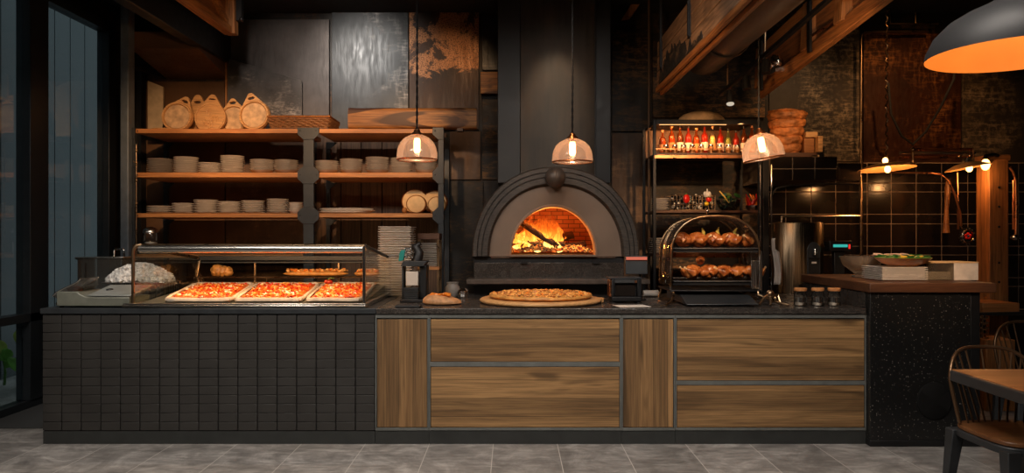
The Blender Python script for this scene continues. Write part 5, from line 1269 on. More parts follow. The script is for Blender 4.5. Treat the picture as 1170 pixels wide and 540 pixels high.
l_red = plain('red_sauce', (.55, .045, .012), .3, 0, .2, 10, 0); l_amb = plain('amber_oil', (.70, .24, .03), .3, 0, .2, 10, 0); l_yel = plain('yellow_oil', (.72, .46, .10), .3, 0, .2, 10, 0); l_dk = plain('dark_vinegar', (.10, .025, .012), .25, 0, .2, 10, 0); l_gr = plain('pale_green_oil', (.45, .42, .16), .3, 0, .2, 10, 0)
kinds = [('red sauce', m_redglass, l_red, m_black), ('amber oil', m_amberglass, l_amb, m_copperlid), ('dark vinegar', m_amberglass, l_dk, m_black), ('yellow oil', m_clear, l_yel, m_copperlid), ('pale green oil', m_greenglass, l_gr, m_black)]
protos = [bottle('bottle', .030, .27, k[1], k[2], k[3]) for k in kinds]; seenp = set()
order = [(758, 1, .86), (768.5, 1, 1.0), (778, 2, 1.02), (787.5, 0, 1.0), (796.5, 1, .93), (806, 0, 1.04), (815, 3, 1.0), (824, 0, .96), (833, 4, .90), (842, 0, .84), (851, 2, .98), (860, 1, 1.0)]
for i, (px, k, s) in enumerate(order):
    d = D0+.30; loc = (wx(px-1, d), wy(d), zsb); lab = f'bottle of {kinds[k][0]}, {NTH[i]} from left in the back row of the bottle rack'
    if k in seenp: clone(protos[k], loc, lab, i, (1.12, 1.12, s*1.12), 'bottles on the rack')
    else: seenp.add(k); o = protos[k]; o.location = loc; o['label'] = lab; o['group'] = 'bottles on the rack'; o.scale = (1.12, 1.12, s*1.12)
# front row of small jars
jr = thing('sauce_jar', (0,0,0), 'x', 'jar', 'small jars on the rack')
m = MB(); m.lathe([(0, 0), (.026, 0), (.029, .004), (.029, .062), (.024, .070), (0, .070)], (0,0,0), 20); m.build('jar', m_clear, jr, base=(0,0,0))
m = MB(); m.lathe([(0, .004), (.026, .004), (.026, .05), (0, .05)], (0,0,0), 16); m.build('filling', l_amb, jr, base=(0,0,0))
m = MB(); m.lathe([(0, .070), (.027, .070), (.027, .086), (0, .086)], (0,0,0), 20); m.build('lid', m_chrome, jr, base=(0,0,0))
for i, px in enumerate((761, 771, 781, 791, 801, 812, 822, 832, 842)):
    d = D0+.10; loc = (wx(px, d), wy(d), zsb); lab = f'small lidded sauce jar, {NTH[i]} from left in the front row of the bottle rack'
    if i == 0: jr.location = loc; jr['label'] = lab
    else: clone(jr, loc, lab, i)
# big round loaf / dome on top of the rack
d = 7.15; m = MB(); r = wx(828, d)-wx(801, d); m.lathe([(0, 0), (r*.96, 0), (r, .02), (r*.93, .05), (r*.75, .085), (r*.45, .108), (0, .115)], (wx(801, d), wy(d), zt), 48, None, 1, .8)
m.build('round_loaf', plain('floury_loaf', (.68, .46, .26), .75, 0, .3, 12, .2), label='large shallow floury round loaf on top of the bottle rack', cat='bread')
# shelf below: trays of vegetables
d = 7.05; z = zs2
for k in range(6):
    rr = random.Random(k); place(P_plate, (wx(754, 7.14), wy(7.14)-.03, z+.0005+k*.021), f'white plate, {nth_top(5-k)}, in the stack at the left of the vegetable shelf', 'plate', 'plates on the vegetable shelf', .75)
t = thing('vegetable_crate', (wx(790, d), wy(d)+.1, z), 'long dark wire tray of black olives and white onions on the vegetable shelf', 'tray')
a, b = wx(766, d), wx(817, d); m = MB(); m.box(a, b, wy(d), wy(d)+.22, z+.001, z+.008)
for zz in (.012, .06, .11, .15): m.tube([(a, wy(d), z+zz), (b, wy(d), z+zz), (b, wy(d)+.22, z+zz), (a, wy(d)+.22, z+zz)], .004, 6, True)
for k in range(15): m.tube([(a+(b-a)*k/14, wy(d), z+.004), (a+(b-a)*k/14, wy(d), z+.15)], .003, 6)
m.build('wire_tray', m_bronze, t); m = MB(); rr = random.Random(12)
for k in range(330):
    m.mi = rr.choice((0, 0, 1)); s = rr.uniform(.010, .019); m.ball((rr.uniform(a+.02, b-.02), wy(d)+rr.uniform(.01, .2), z+.012+rr.uniform(0, .14)), s, 8, None, .2, 2, k)
m.build('olives_and_onions', [plain('black_olive', (.018, .016, .016), .25, 0, .3, 20, 0), plain('white_onion', (.62, .57, .50), .35, 0, .2, 20, 0)], t, kind='stuff')
m_redp = plain('red_pepper', (.62, .018, .010), .22, 0, .2, 8, 0); m_stem = plain('green_stem', (.06, .16, .02), .5)
def pepper(px, py, d, r, mat, name, lab, sq=1.2):
    c = (wx(px, d), wy(d), wz(py, d)); t = thing(name, c, lab, 'vegetable'); m = MB()
    m.grid(lambda u, v: (c[0]+r*math.sin(PI*v)**.8*(1+.10*math.cos(6*PI*u))*math.cos(2*PI*u), c[1]+r*math.sin(PI*v)**.8*(1+.10*math.cos(6*PI*u))*math.sin(2*PI*u), c[2]+r*sq*math.cos(PI*v)), 36, 14, True); m.build('flesh', mat, t, smooth=80)
    m = MB(); m.tube([(c[0], c[1], c[2]+r*sq*.9), (c[0]+.005, c[1], c[2]+r*sq*1.25)], [.010, .006], 8); m.build('stem', m_stem, t)
dv = 6.985
pepper(784, 227, dv, .031, m_redp, 'red_pepper', 'red pepper hanging over the front of the olive tray, left one', 1.4); pepper(809.5, 228, dv, .028, m_redp, 'tomato', 'red tomato at the right of the olive tray, above the yellow one', .9)
pepper(807, 232.8, dv-.005, .022, plain('yellow_tomato', (.75, .50, .03), .25, 0, .1, 8, 0), 'yellow_tomato', 'small yellow tomato under the red tomato, olive tray', .9)
m = MB(); c = (wx(808, 7.06), wy(7.06), wz(222, 7.06))
for k in range(6): m.ball((c[0]+.022*math.cos(k*1.05), c[1]+.022*math.sin(k*1.05), c[2]), (.018, .018, .030), 10)
m.tube([(c[0], c[1], c[2]+.02), (c[0], c[1], c[2]+.055)], [.010, .005], 8); m.build('garlic_bulb', m_plate, label='white garlic bulb on the olive tray beside the bowl of greens', cat='garlic')
d = 7.06; c = (wx(833, d), wy(d)+.02, z+.001); t = thing('salad_bowl', c, 'glass bowl of leafy green salad on the vegetable shelf', 'bowl')
m = MB(); m.lathe([(0, 0), (.06, 0), (.10, .04), (.118, .10), (.122, .105), (.114, .104), (.095, .045), (.05, .01), (0, .01)], c, 36); m.build('bowl', m_clear, t)
m = MB(); rr = random.Random(7)
for k in range(46):
    a, r, h = rr.uniform(0, 2*PI), .085*math.sqrt(rr.random()), rr.uniform(.03, .155); m.mi = k % 3
    q = rr.random()*6; m.ball((c[0]+r*math.cos(a), c[1]+r*math.sin(a), c[2]+h), (.040, .024, .006), 10, (rr.uniform(-1,1), rr.uniform(-1,1), q), .35, 2, k)
m.build('leaves', [plain('blue_green_leaf', (.04, .13, .09), .45, 0, .4, 20), plain('mid_green_leaf', (.06, .17, .03), .45, 0, .4, 20), plain('pale_green_leaf', (.26, .32, .10), .5, 0, .3, 20)], t, kind='stuff')
m = MB(); m.tube([(wx(822, 6.98), wy(6.98), wz(218, 6.98)), (wx(828, 6.97), wy(6.97), wz(225, 6.97)), (wx(833, 6.97), wy(6.97), wz(232, 6.97))], [.006, .008, .004], 8); m.build('yellow_stalk', l_yel, label='yellow stalk lying across the bowl of greens', cat='stalk')
d = 7.05; t = thing('chilli_bowl', (wx(861, d), wy(d), z+.001), 'small dark bowl of orange chillies at the right of the vegetable shelf', 'bowl'); c = WL[t]
m = MB(); m.lathe([(0, 0), (.05, 0), (.075, .03), (.08, .05), (.074, .05), (.045, .012), (0, .01)], c, 30); m.build('bowl', m_chrome, t)
m = MB(); rr = random.Random(3)
for k in range(11):
    a = rr.uniform(0, 6.3); m.mi = k % 2; q = (c[0]+rr.uniform(-.045, .045), c[1]+rr.uniform(-.03, .03), c[2]+.04)
    m.tube([q, (q[0]+.03*math.cos(a), q[1]+.02*math.sin(a), q[2]+.05), (q[0]+.075*math.cos(a), q[1]+.03*math.sin(a), q[2]+rr.uniform(.06, .13))], [.018, .015, .004], 8)
m.build('chillies', [plain('orange_chilli', (.72, .17, .015), .3, 0, .3, 12, 0), m_redp], t, kind='stuff')
# lower shelf: plates
for k in range(8): place(P_plate, (wx(755, 7.13), wy(7.13), zs3+.0005+k*.0205), f'white plate, {nth_top(7-k)}, in the stack left of the chicken display', 'plate', 'plates behind the chicken display', .98)

# narrow side rack left of it
t = thing('side_ladder', (wx(741.5, 7.3), wy(7.3), 0), 'thin dark pipe frame standing at the left of the bottle rack', 'frame')
m = MB(); m.tube([(wx(741.5, 7.3), wy(7.3), 0), (wx(741.5, 7.3), wy(7.3), ZC-.001)], .014, 8); m.build('pipe', plain('dull_brown_pipe', (.07, .04, .02), .55, .3), t)
m = MB()
for py in (140, 180): m.tube([(wx(741.5, 7.3), wy(7.3), wz(py, 7.3)), (wx(747.5, 7.3)-.02, wy(7.3), wz(py, 7.3))], .012, 8)
m.build('brackets', m_black, t)

# black post with chrome tubes, right of the rack
t = thing('partition_post', (wx(874, 6.85), wy(6.85), 0), 'black steel partition post with bright tubes, right of the bottle rack', 'post')
MB().box(wx(872, 6.85), wx(879, 6.85), wy(6.85), wy(6.85)+.12, 0, wz(178, 6.85)).build('post', m_black, t, bevel=.004)
for px in (868.8, 881.5):
    m = MB(); m.tube([(wx(px, 6.8), wy(6.8), TOP), (wx(px, 6.8), wy(6.8), wz(188, 6.8))], .009, 8); m.build('tube', m_chrome, t)
# tiled box on the wall
d = 7.0; a, b = wx(880, d), wx(957, d); z0, z1 = wz(206, d), wz(179, d)
t = thing('tiled_ledge', ((a+b)/2, wy(d)+.35, z0), 'dark tiled ledge box under the tapered loaf', 'ledge')
m = MB(); m.box(a+.004, b-.004, wy(d)+.012, WY-.06, z0+.004, z1-.004); m.build('grout', plain('ledge_grout', (.24, .18, .13), .8), t)
m = MB(); cw = (b-a)/3; rh = (z1-z0)/2
for i in range(3):
    for j in range(2): m.box(a+i*cw+.005, a+(i+1)*cw-.005, wy(d), wy(d)+.02, z0+j*rh+.005, z0+(j+1)*rh-.005)
for i in range(3): m.box(a+i*cw+.005, a+(i+1)*cw-.005, wy(d)+.002, WY-.051, z1-.01, z1)
m.build('tiles', m_gloss, t, bevel=.002)
d = 7.1; m = MB(); m.box(wx(957.8, d), wx(984, d), wy(d), WY-.051, wz(206, d), wz(186, d)); m.build('tiled_ledge', m_gloss, label='lower plain dark ledge right of the tiled ledge box', cat='ledge', bevel=.004)
m = MB(); m.tube([(wx(882, 6.95), wy(6.95), wz(222, 6.95)), (wx(887, 6.95), wy(6.95), wz(215, 6.95)), (wx(905, 6.95), wy(6.95), wz(211.5, 6.95)), (wx(945, 7.0), wy(7.0), wz(210, 7.0)), (wx(982, 7.0), wy(7.0), wz(210, 7.0))], .010, 8)
m.build('curved_pipe', m_black, label='black curved pipe under the tiled ledge', cat='pipe')
mb = MB(); mb.tube([(wx(893, 7.3), wy(7.3), wz(247, 7.3)), (wx(983, 7.3), wy(7.3), wz(246.5, 7.3))], .009, 8); mb.tube([(wx(893, 7.3), wy(7.3), wz(247, 7.3)), (wx(893, 7.3), wy(7.3), wz(258, 7.3))], .009, 8); mb.build('wall_rail', m_steel, label='thin steel rail on the tiles above the drinks machine', cat='rail')

# tapered loaf on its board, wood blocks
zl = z1
d = 7.15; t = thing('serving_plank', (wx(905, d), wy(d), zl), 'dark wooden plank under the tapered loaf on the tiled ledge', 'plank'); MB().box(wx(884, d), wx(929, d), wy(d)-.12, wy(d)+.14, zl+.001, zl+.045).build('plank', w_dark, t, bevel=.004)
c = (wx(899, d), wy(d), zl+.046); t = thing('tapered_loaf', c, 'tall brown tapered loaf with stacked ridges, on the tiled ledge', 'bread')
hh = wz(127, d)-c[2]; ra, rb = 14.5*d/F, 22.5*d/F
m = MB()
def tl(u, v):
    a = 2*PI*u; q = v*5.2 + .35*noise.noise(Vector((math.cos(a)*1.2, math.sin(a)*1.2, 2))); fr = q - math.floor(q)
    r = (ra+(rb-ra)*v)*(.84+.17*math.sin(PI*fr)**.38)*(1+.08*noise.noise(Vector((math.cos(a)*4, math.sin(a)*4, v*16))))
    if v > .985: r *= .97
    return (c[0]+r*math.cos(a), c[1]+r*.8*math.sin(a), c[2]+hh*v + .02*noise.noise(Vector((math.cos(a), math.sin(a), 9)))*v)
m.grid(tl, 72, 110, True); m.bm.verts.ensure_lookup_table(); m.bm.faces.new([m.bm.verts[k] for k in range(72)]); m.build('crust', plain('ridged_brown_crust', (.42, .15, .042), .6, 0, .6, 14, .8), t, smooth=60)
m = MB(); m.lathe([(0, .004), (rb*.6, .002), (rb*.9, -.012)], (c[0], c[1], c[2]+hh+.0), 40, None, 1, .8); m.build('top_face', m_crumb, t)
d = 7.1
for x0, x1, y0, y1, yo, lab, mt in ((918, 931.5, 151.5, 157.5, 0, 'pale wood block lying on top beside the tapered loaf', w_board), (917, 928.5, 158, 171.5, .02, 'brown wood block standing beside the tapered loaf', w_table), (929.5, 934.8, 156.8, 171.5, -.05, 'thin pale wood slat standing right of the brown block', w_board)):
    mb = MB().box(wx(x0, d), wx(x1, d), wy(d)-.06+yo, wy(d)+.06+yo, (zl+.046 if y1 > 165 else wz(y1, d)), wz(y0, d)); mb.build('wood_block', mt, label=lab, cat='wood block', bevel=.004)
mb = MB().box(wx(931, 7.05), wx(946.5, 7.05), wy(7.05)+.09, wy(7.05)+.3, zl+.001, wz(167, 7.05)); mb.build('black_box', m_black, label='small black box at the right end of the tiled ledge', cat='box', bevel=.005)
mb = MB().box(wx(930, 6.98)+.0, wx(939, 6.98), wy(7.03), wy(7.03)+.08, zl+.001, zl+.022); mb.build('cheese_piece', m_crumb, label='small pale slab at the front edge of the tiled ledge', cat='slab', bevel=.003)

# ------------------------------------------------------------------ pipes, dish lamps, post and hanging things on the right
d = 7.75
def P(px, py, dd=d): return (wx(px, dd), wy(dd), wz(py, dd))
m = MB(); m.tube([(P(984, 338)[0], wy(d), 0.0), P(984, 120), P(984, 45), P(985, 39.5), P(988, 37), P(1000, 36.2), P(1060, 35.5)], .017, 10); m.build('bent_pipe', m_bronze, label='long bronze conduit pipe rising up the wall and bending right', cat='pipe')
mb = MB(); mb.tube([P(1017, 0), P(1017, 27), P(1072, 27)], .010, 8); mb.tube([P(1046, 27), P(1046, 0)], .010, 8); mb.build('ceiling_bracket', m_bronze, label='thin bronze bracket under the ceiling above the bent pipe', cat='bracket')
t = thing('copper_pipes', P(1072, 178), 'bank of three horizontal copper pipes above the tiled wall', 'pipes')
for k, (xa, xb, y) in enumerate(((1045, 1112, 170.5), (1028, 1114, 174.8), (1027, 1114, 179.5))):
    m = MB(); m.tube([P(xa, y, 7.7), P(xb, y, 7.7)], .016, 10); m.build('pipe', (m_copper, m_steel, m_copper)[k], t)
m = MB(); m.tube([P(1043, 168, 7.66), P(1043, 188, 7.66)], .013, 8); m.tube([P(1112, 169, 7.66), P(1112, 181, 7.66)], .010, 8); m.ball(P(1043, 171, 7.66), .028, 10); m.ball(P(1043, 185, 7.66), .028, 10); m.ball(P(1096, 179, 7.66), .022, 10); m.ball(P(1108, 178, 7.66), .022, 10); m.build('clamps', m_bronze, t)
mb = MB(); mb.tube([P(1015, 95, 7.5), P(1018, 130, 7.5), P(1030, 155, 7.55), P(1043, 165, 7.6), P(1058, 150, 7.55), P(1075, 122, 7.4), P(1090, 90, 7.2), P(1092, 60, 7.2)], .012, 8); mb.build('drooping_cable', m_rubber, label='black cable drooping in a V in front of the rust sheet', cat='cable')
def dish_lamp(px, py, d, r, tilt, lab, chain_top=None):
    c = Vector(P(px, py, d)); t = thing('dish_lamp', c, lab, 'lamp', 'wide dish lamps')
    m = MB(); m.lathe([(.03, .060), (r*.55, .046), (r*.95, .012), (r, 0), (r*.97, .006), (r*.55, .038), (0, .050)], c, 40, (-.06, tilt, 0)); m.build('shade', m_dish, t)
    m = MB(); m.tube([c+Vector((0,0,.03)), c+Vector((0,0,.10))], .028, 12); so_ = m.build('socket', m_black, t)
    m = MB(); m.ball(c+Vector((.0, -.02, -.004)), (.030, .030, .036), 16); m.build('bulb', e_bulb, so_)
    if chain_top is not None:
        m = MB(); q = Vector(P(px, chain_top, d)); n = 60
        m.tube([c+Vector((.010*math.sin(k*1.7), .010*math.cos(k*1.7), .09+(q.z-c.z-.09)*k/n)) for k in range(n+1)], .008, 6); m.build('chain', m_bronze, t)
    return t
m_dish = plain('aged_brass_dish', (.66, .36, .13), .5, .1, .2, 8)
dish_lamp(1013, 193, 7.0, .262, -.05, 'wide flat dish lamp hanging by a chain before the tiled wall', 12)
dish_lamp(1106, 192, 7.0, .20, -.16, 'smaller dish lamp with two bulbs beside the timber post')
mb = MB(); mb.ball(P(1126, 188, 6.9), (.040, .04, .055), 16); mb.build('bare_bulb', e_bulb, label='bare glowing bulb in front of the timber post top', cat='bulb')
mb = MB(); mb.tube([P(1126, 183, 6.9), P(1126, 178, 6.95), P(1136, 176.5, 6.98), P(1140, 178, 7.0)], .018, 10); mb.build('bulb_holder', m_black, label='black bent holder above the bare bulb on the post', cat='lamp holder')
mb = MB(); c = Vector(P(1011.5, 183.5, 6.96)); mb.ball(c, (.026, .026, .032), 14); mb.build('bare_bulb', e_bulb, label='small glowing bulb above the wide dish lamp', cat='bulb')
# timber post
t = thing('timber_post', (wx(1141, 7.0), wy(7.0)+.1, 0), 'old orange timber post with peg holes at the right wall', 'post')
m = MB(); m.box(wx(1130.5, 7.0), wx(1152.5, 7.0), wy(7.0), wy(7.0)+.2, 0, wz(177, 7.0)); m.build('post', w_beamz, t, bevel=.006)
MB().box(wx(1129, 7.0), wx(1154, 7.0), wy(7.0)-.012, wy(7.0)+.21, wz(183, 7.0), wz(176.5, 7.0)).build('cap', w_table, t, bevel=.004)
for py in (214, 236, 259, 300, 322): MB().cyl(P(1141.5, py, 7.0), (P(1141.5, py, 7.0)[0], wy(7.0)-.004, P(1141.5, py, 7.0)[2]), .012, seg=14).build('peg', m_black, t)
mb = MB(); mb.box(wx(1123, 6.6), wx(1165, 6.6), wy(6.6), 1.779, wz(356.5, 6.6), wz(346, 6.6)); mb.build('wood_bench', w_table, label='orange wooden ledge at the foot of the timber post', cat='ledge', bevel=.005)
mb = MB(); mb.tube([P(1119, 358.5, 6.4), P(1240, 356.5, 6.4)], .017, 8); mb.tube([P(1124, 358.5, 6.4), P(1124, 460, 6.4)], .017, 8); mb.build('foot_rail', m_black, label='black pipe rail in front of the wooden ledge', cat='rail')
mb = MB()
for k in range(7): mb.tube([P(1120+.6*(k % 2), 362+k*6, 6.3), P(1124.5, 364+k*6, 6.3), P(1129, 362+k*6, 6.3)], .012, 6)
mb.tube([P(1122, 360, 6.3), P(1122, 405, 6.3)], .012, 6); mb.build('iron_stand', m_bronze, label='small ringed iron stand left of the timber post foot', cat='stand')
mb = MB(); mb.box(wx(1127, 6.2), wx(1160, 6.2), wy(6.2), wy(6.2)+.25, 0, wz(388, 6.2)); mb.build('wooden_crate', w_beamz, label='orange wooden box standing behind the dining chair', cat='box', bevel=.006)
# hose, hanging tool and emblem
mb = MB(); mb.tube([P(1154, 191, 6.95), P(1158, 196, 6.95), P(1161, 206, 6.95), P(1161.5, 240, 6.95), P(1161, 268, 6.95)], .015, 10); mb.tube([P(1158, 206, 6.97), P(1158, 262, 6.97)], .010, 8); mb.build('copper_hose', m_copper, label='bent copper hose hanging right of the timber post', cat='hose')
mb = MB(); mb.ball(P(1160, 271, 6.93), (.035, .03, .03), 14); mb.tube([P(1155, 271, 6.93), P(1166, 272, 6.93)], .012, 8); mb.build('hose_nozzle', m_chrome, label='chrome nozzle at the lower end of the copper hose', cat='nozzle')
mb = MB(); mb.tube([P(1064, 197.5, 7.4), P(1075, 199, 7.4), P(1084, 207, 7.4), P(1091, 222, 7.4), P(1097, 243, 7.4), P(1098, 258, 7.4)], .012, 10); mb.tube([P(1094, 197, 7.45), P(1095, 262, 7.45)], .010, 8); mb.tube([P(1000, 196.8, 7.4), P(1064, 197.5, 7.4)], .010, 8); mb.build('curved_hose', m_copper, label='curved copper hose drooping in front of the tiles', cat='hose')
t = thing('hanging_paddle', P(1082, 265, 7.6), 'red brown wooden paddle handle hanging on the tiles', 'paddle')
m = MB(); m.tube([P(1083.5, 206, 7.6), P(1083, 214, 7.6), P(1081.5, 240, 7.6), P(1081, 258, 7.6), P(1081, 266, 7.6)], [.020, .030, .022, .030, .036], 12); m.build('handle', w_table, t)
m = MB(); m.box(P(1085, 210, 7.6)[0], P(1091, 210, 7.6)[0], wy(7.6)-.02, wy(7.6)+.02, P(0, 210, 7.6)[2], P(0, 204, 7.6)[2]); m.build('hook', m_bronze, t)
c = P(1105, 270, 7.35); t = thing('round_emblem', c, 'small round silver emblem with a red centre hanging from the hose', 'emblem')
m = MB(); n = 18; m.prism([(c[0]+(.082 if k % 2 else .070)*math.cos(2*PI*k/(2*n)), c[2]+(.082 if k % 2 else .070)*math.sin(2*PI*k/(2*n))*1.12) for k in range(2*n)], 'xz', c[1]-.012, c[1]+.012); m.build('plate', m_black, t)
m = MB(); m.tube([(c[0]+.058*math.cos(2*PI*k/30), c[1]-.014, c[2]+.064*math.sin(2*PI*k/30)) for k in range(30)], .010, 8, True)
for k in range(14): m.ball((c[0]+.072*math.cos(2*PI*k/14), c[1]-.014, c[2]+.080*math.sin(2*PI*k/14)), .009, 8)
m.build('silver_ring', m_chrome, t)
m = MB()
for k in range(5): m.ball((c[0]+.024*math.cos(2*PI*k/5+.3), c[1]-.015, c[2]+.004+.022*math.sin(2*PI*k/5+.3)), (.017, .010, .017), 10)
m.build('red_centre', m_redp, t); m = MB(); m.ball((c[0], c[1]-.02, c[2]+.004), (.013, .01, .013), 10); m.build('blue_stone', plain('blue_stone', (.05, .08, .22), .2), t)
m = MB(); m.tube([(c[0]-.05, c[1], c[2]+.08), (wx(1098, 7.4), wy(7.4), wz(258.5, 7.4))], .006, 6); m.build('string', m_bronze, t)

# ------------------------------------------------------------------ overhead: timbers, hanging bulkhead, duct, track
# hanging plank bulkhead running towards the room
Xh = wx(750.5, 6.72); zb, zt2 = wz(109, 6.72), wz(49, 6.72); ya, yb = wy(6.72), -2.0
t = thing('hanging_bulkhead', (Xh, .2, zb), 'hanging bulkhead of weathered planks with torn black patches, above the oven side of the rack', 'bulkhead')
m = MB()
for k in range(3): m.box(Xh, Xh+.05, yb, ya-.01*k, zb+.075+(zt2-zb-.075)*k/3+.003, zb+.075+(zt2-zb-.075)*(k+1)/3-.003)
m.build('planks', w_grey, t, bevel=.006)
m = MB(); m.box(Xh-.012, Xh+.016, yb, ya+.01, zb+.026, zb+.070); m.build('rail', w_beam, t, bevel=.005)
m = MB(); m.box(Xh+.030, Xh+.060, yb, ya+.01, zb, zb+.040); m.build('rail', w_beam, t, bevel=.005)
for yy in (ya-.22, ya-1.25): 
    m = MB(); m.box(Xh-.012, Xh+.0, yy-.03, yy+.03, zt2-.30, zt2-.05); m.box(Xh-.02, Xh-.0, yy-.012, yy+.012, zt2-.28, ZC-.001); m.build('iron_strap', m_black, t)
m = MB(); rr = random.Random(31); pts = []
for k in range(44): yq = ya-.12-1.5*k/43; pts.append((yq, zb+.12+.15*math.sin(PI*min(1, k/30))**.6 + .07*noise.noise(Vector((k*.35, 0, 0))) + rr.uniform(-.02, .03)))
pts += [(ya-1.62, zb+.09), (ya-.12, zb+.08)]; m.prism(pts, 'yz', Xh-.006, Xh+.002); m.build('torn_patch', distressed('torn_black_paper', (.012, .011, .011), (.34, .21, .11), .40, 5, .6, 0, 18, .4), t)
# round duct
dc = (1.735, wy(6.6), 3.17); m = MB(); R = .205
m.lathe([(0, 0), (R*.55, -.0), (R*.8, -.025), (R*.95, -.07), (R, -.14), (R, -3.0), (0, -3.0)], dc, 40, (-PI/2, 0, 0)); 
m.lathe([(R+.008, -.75), (R+.014, -.76), (R+.014, -.80), (R+.008, -.81)], dc, 40, (-PI/2, 0, 0)); m.build('round_duct', plain('brown_grey_duct', (.085, .072, .058), .45, .4, .15, 4), label='large grey round ventilation duct hanging under the ceiling', cat='duct')
# right roof timber truss
def PT(px, py, dd): return Vector((wx(px, dd), wy(dd), wz(py, dd)))
a0 = PT(868, 106, 6.75); a1 = PT(1004, 0, 4.65); a2 = a1 + (a1-a0)*.5
t = thing('timber_truss', a0, 'orange timber roof truss with iron straps, upper right', 'timber')
m = MB(); m.beam(a0, a2, .055, .11); m.build('lower_chord', w_beam, t, bevel=.006)
off = Vector((.02, 0, .36)); m = MB(); m.beam(a0+off, a2+off, .09, .10); m.build('upper_chord', w_beam, t, bevel=.006)
dv = (a2-a0)
for k, f in enumerate((.015, .34, .52, .8)):
    m = MB(); q = a0+dv*f; m.beam(q+Vector((0,0,.03)), q+off+Vector((0,0,.05)), .10, .13, (0, 1, 0)); m.build('strut', w_beamz, t, bevel=.005)
for f0, f1 in ((.03, .33), (.35, .51), (.53, .79)):
    q0, q1 = a0+dv*f0, a0+dv*f1; m = MB(); m._add([q0+Vector((.03,0,.055)), q1+Vector((.03,0,.055)), q1+off+Vector((.0,0,-.045)), q0+off+Vector((.0,0,-.045)), q0+Vector((.055,0,.055)), q1+Vector((.055,0,.055)), q1+off+Vector((.03,0,-.045)), q0+off+Vector((.03,0,-.045))], [(0,1,2,3), (7,6,5,4), (0,4,5,1), (1,5,6,2), (2,6,7,3), (3,7,4,0)]); m.build('infill_board', wood('truss_infill', (.16, .05, .012), (.36, .14, .04), 'y', 7, .8, .6, .5, .2) if f0 == .03 else bpy.data.materials['truss_infill'], t)
for f in (.06, .38): 
    m = MB(); q = a0+dv*f; m.beam(q+Vector((-.055,0,-.03)), q+Vector((-.055,0,.42)), .02, .05, (0, 1, 0)); m.build('iron_strap', m_black, t)
mb = MB(); q = a0+dv*.165+Vector((-.07, 0, .10))
for k in range(3): mb.ball(q+Vector((0, -.05*k, .02*(k == 1))), (.045, .045, .05), 12, None, .2, 3, k)
mb.box(q.x-.03, q.x+.06, q.y-.12, q.y+.02, q.z-.09, q.z-.05); mb.build('junction_box', m_chrome, label='small grey metal junction on the roof truss', cat='junction box', smooth=60)
mb = MB(); b0 = PT(922, 44, 5.6); b1 = PT(992, 0, 4.9); mb.tube([b0, b1], .012, 8); mb.build('bright_rod', m_copper, label='thin bright copper rod along the roof truss', cat='rod')
# track with two spots
t0, t1 = PT(823, 108, 6.5), PT(946, 0, 5.05); t1 = t1+(t1-t0)*.2
t = thing('track_light', t0, 'black lighting track with two spots between the duct and truss', 'track light')
m = MB(); m.beam(t0, t1, .035, .03); m.build('track', m_black, t)
for f, lit in ((.09, 1), (.24, 0), (.40, 0)):
    q = t0+(t1-t0)*f; m = MB(); m.tube([q, q+Vector((0,0,-.05))], .008, 8); m.cyl(q+Vector((0,0,-.04)), q+Vector((0,-.02,-.15)), .030, .036, 16); m.build('spot_head', m_black, t)
    if lit:
        m = MB(); m.ball(q+Vector((0,-.022,-.158)), (.034, .034, .018), 14); m.build('spot_lamp', emit('spot_lamp_glow', (1, .85, .65), .6), t)
for f in (.07, .40): q = t0+(t1-t0)*f; MB().tube([q, (q.x, q.y, ZC-.001)], .007, 6).build('hanger', m_bronze, t)
# left timber with its strut
e0 = PT(262, 36, 6.9); m = MB()
t = thing('timber_truss', e0, 'orange timber roof truss end, upper left above the round boards', 'timber')
m.beam(e0, e0+Vector((-.16, -4.2, .12)), .09, .07); m.build('lower_chord', w_beam, t, bevel=.006)
m = MB(); m.beam(e0+Vector((.0, .02, .33)), e0+Vector((-.16, -4.2, .40)), .09, .08); m.build('upper_chord', w_beam, t, bevel=.006)
m = MB(); m.beam(e0+Vector((.02, .0, -.03)), Vector((e0.x+.02, e0.y-.03, ZC-.006)), .10, .10, (0, 1, 0)); m.build('post', w_beamz, t, bevel=.006)
m = MB(); m.beam(e0+Vector((-.01, -.1, .06)), e0+Vector((-.01, -.55, .34)), .08, .06); m.build('brace', w_beam, t, bevel=.005)
m = MB(); a = e0+Vector((-.03, -.05, .03)); b = e0+Vector((-.2, -4.2, .15)); m._add([a, b, b+Vector((0,0,.25)), a+Vector((0,0,.28)), a+Vector((.02,0,0)), b+Vector((.02,0,0)), b+Vector((.02,0,.25)), a+Vector((.02,0,.28))], [(0,1,2,3), (7,6,5,4), (0,4,5,1), (1,5,6,2), (2,6,7,3), (3,7,4,0)]); m.build('infill_board', bpy.data.materials['truss_infill'], t)
mb = MB(); q = PT(273, 12, 6.9); mb.box(q.x-.03, q.x+.03, q.y-.02, q.y+.04, q.z-.10, ZC-.001); mb.ball(q+Vector((.03, -.02, -.09)), .022, 10); mb.build('ceiling_spot', m_black, label='small black ceiling spot right of the upper left timber', cat='spotlight')
mb = MB(); q = PT(712, 20, 7.6); mb.prism([(wx(711, 7.6), wz(21, 7.6)), (wx(721, 7.6), wz(19, 7.6)), (wx(731, 7.6), ZC-.001), (wx(721, 7.6), ZC-.001)], 'xz', wy(7.6), wy(7.6)+.10); mb.build('timber_brace', w_beamz, label='short orange timber brace under the ceiling right of the flue', cat='timber', bevel=.004)

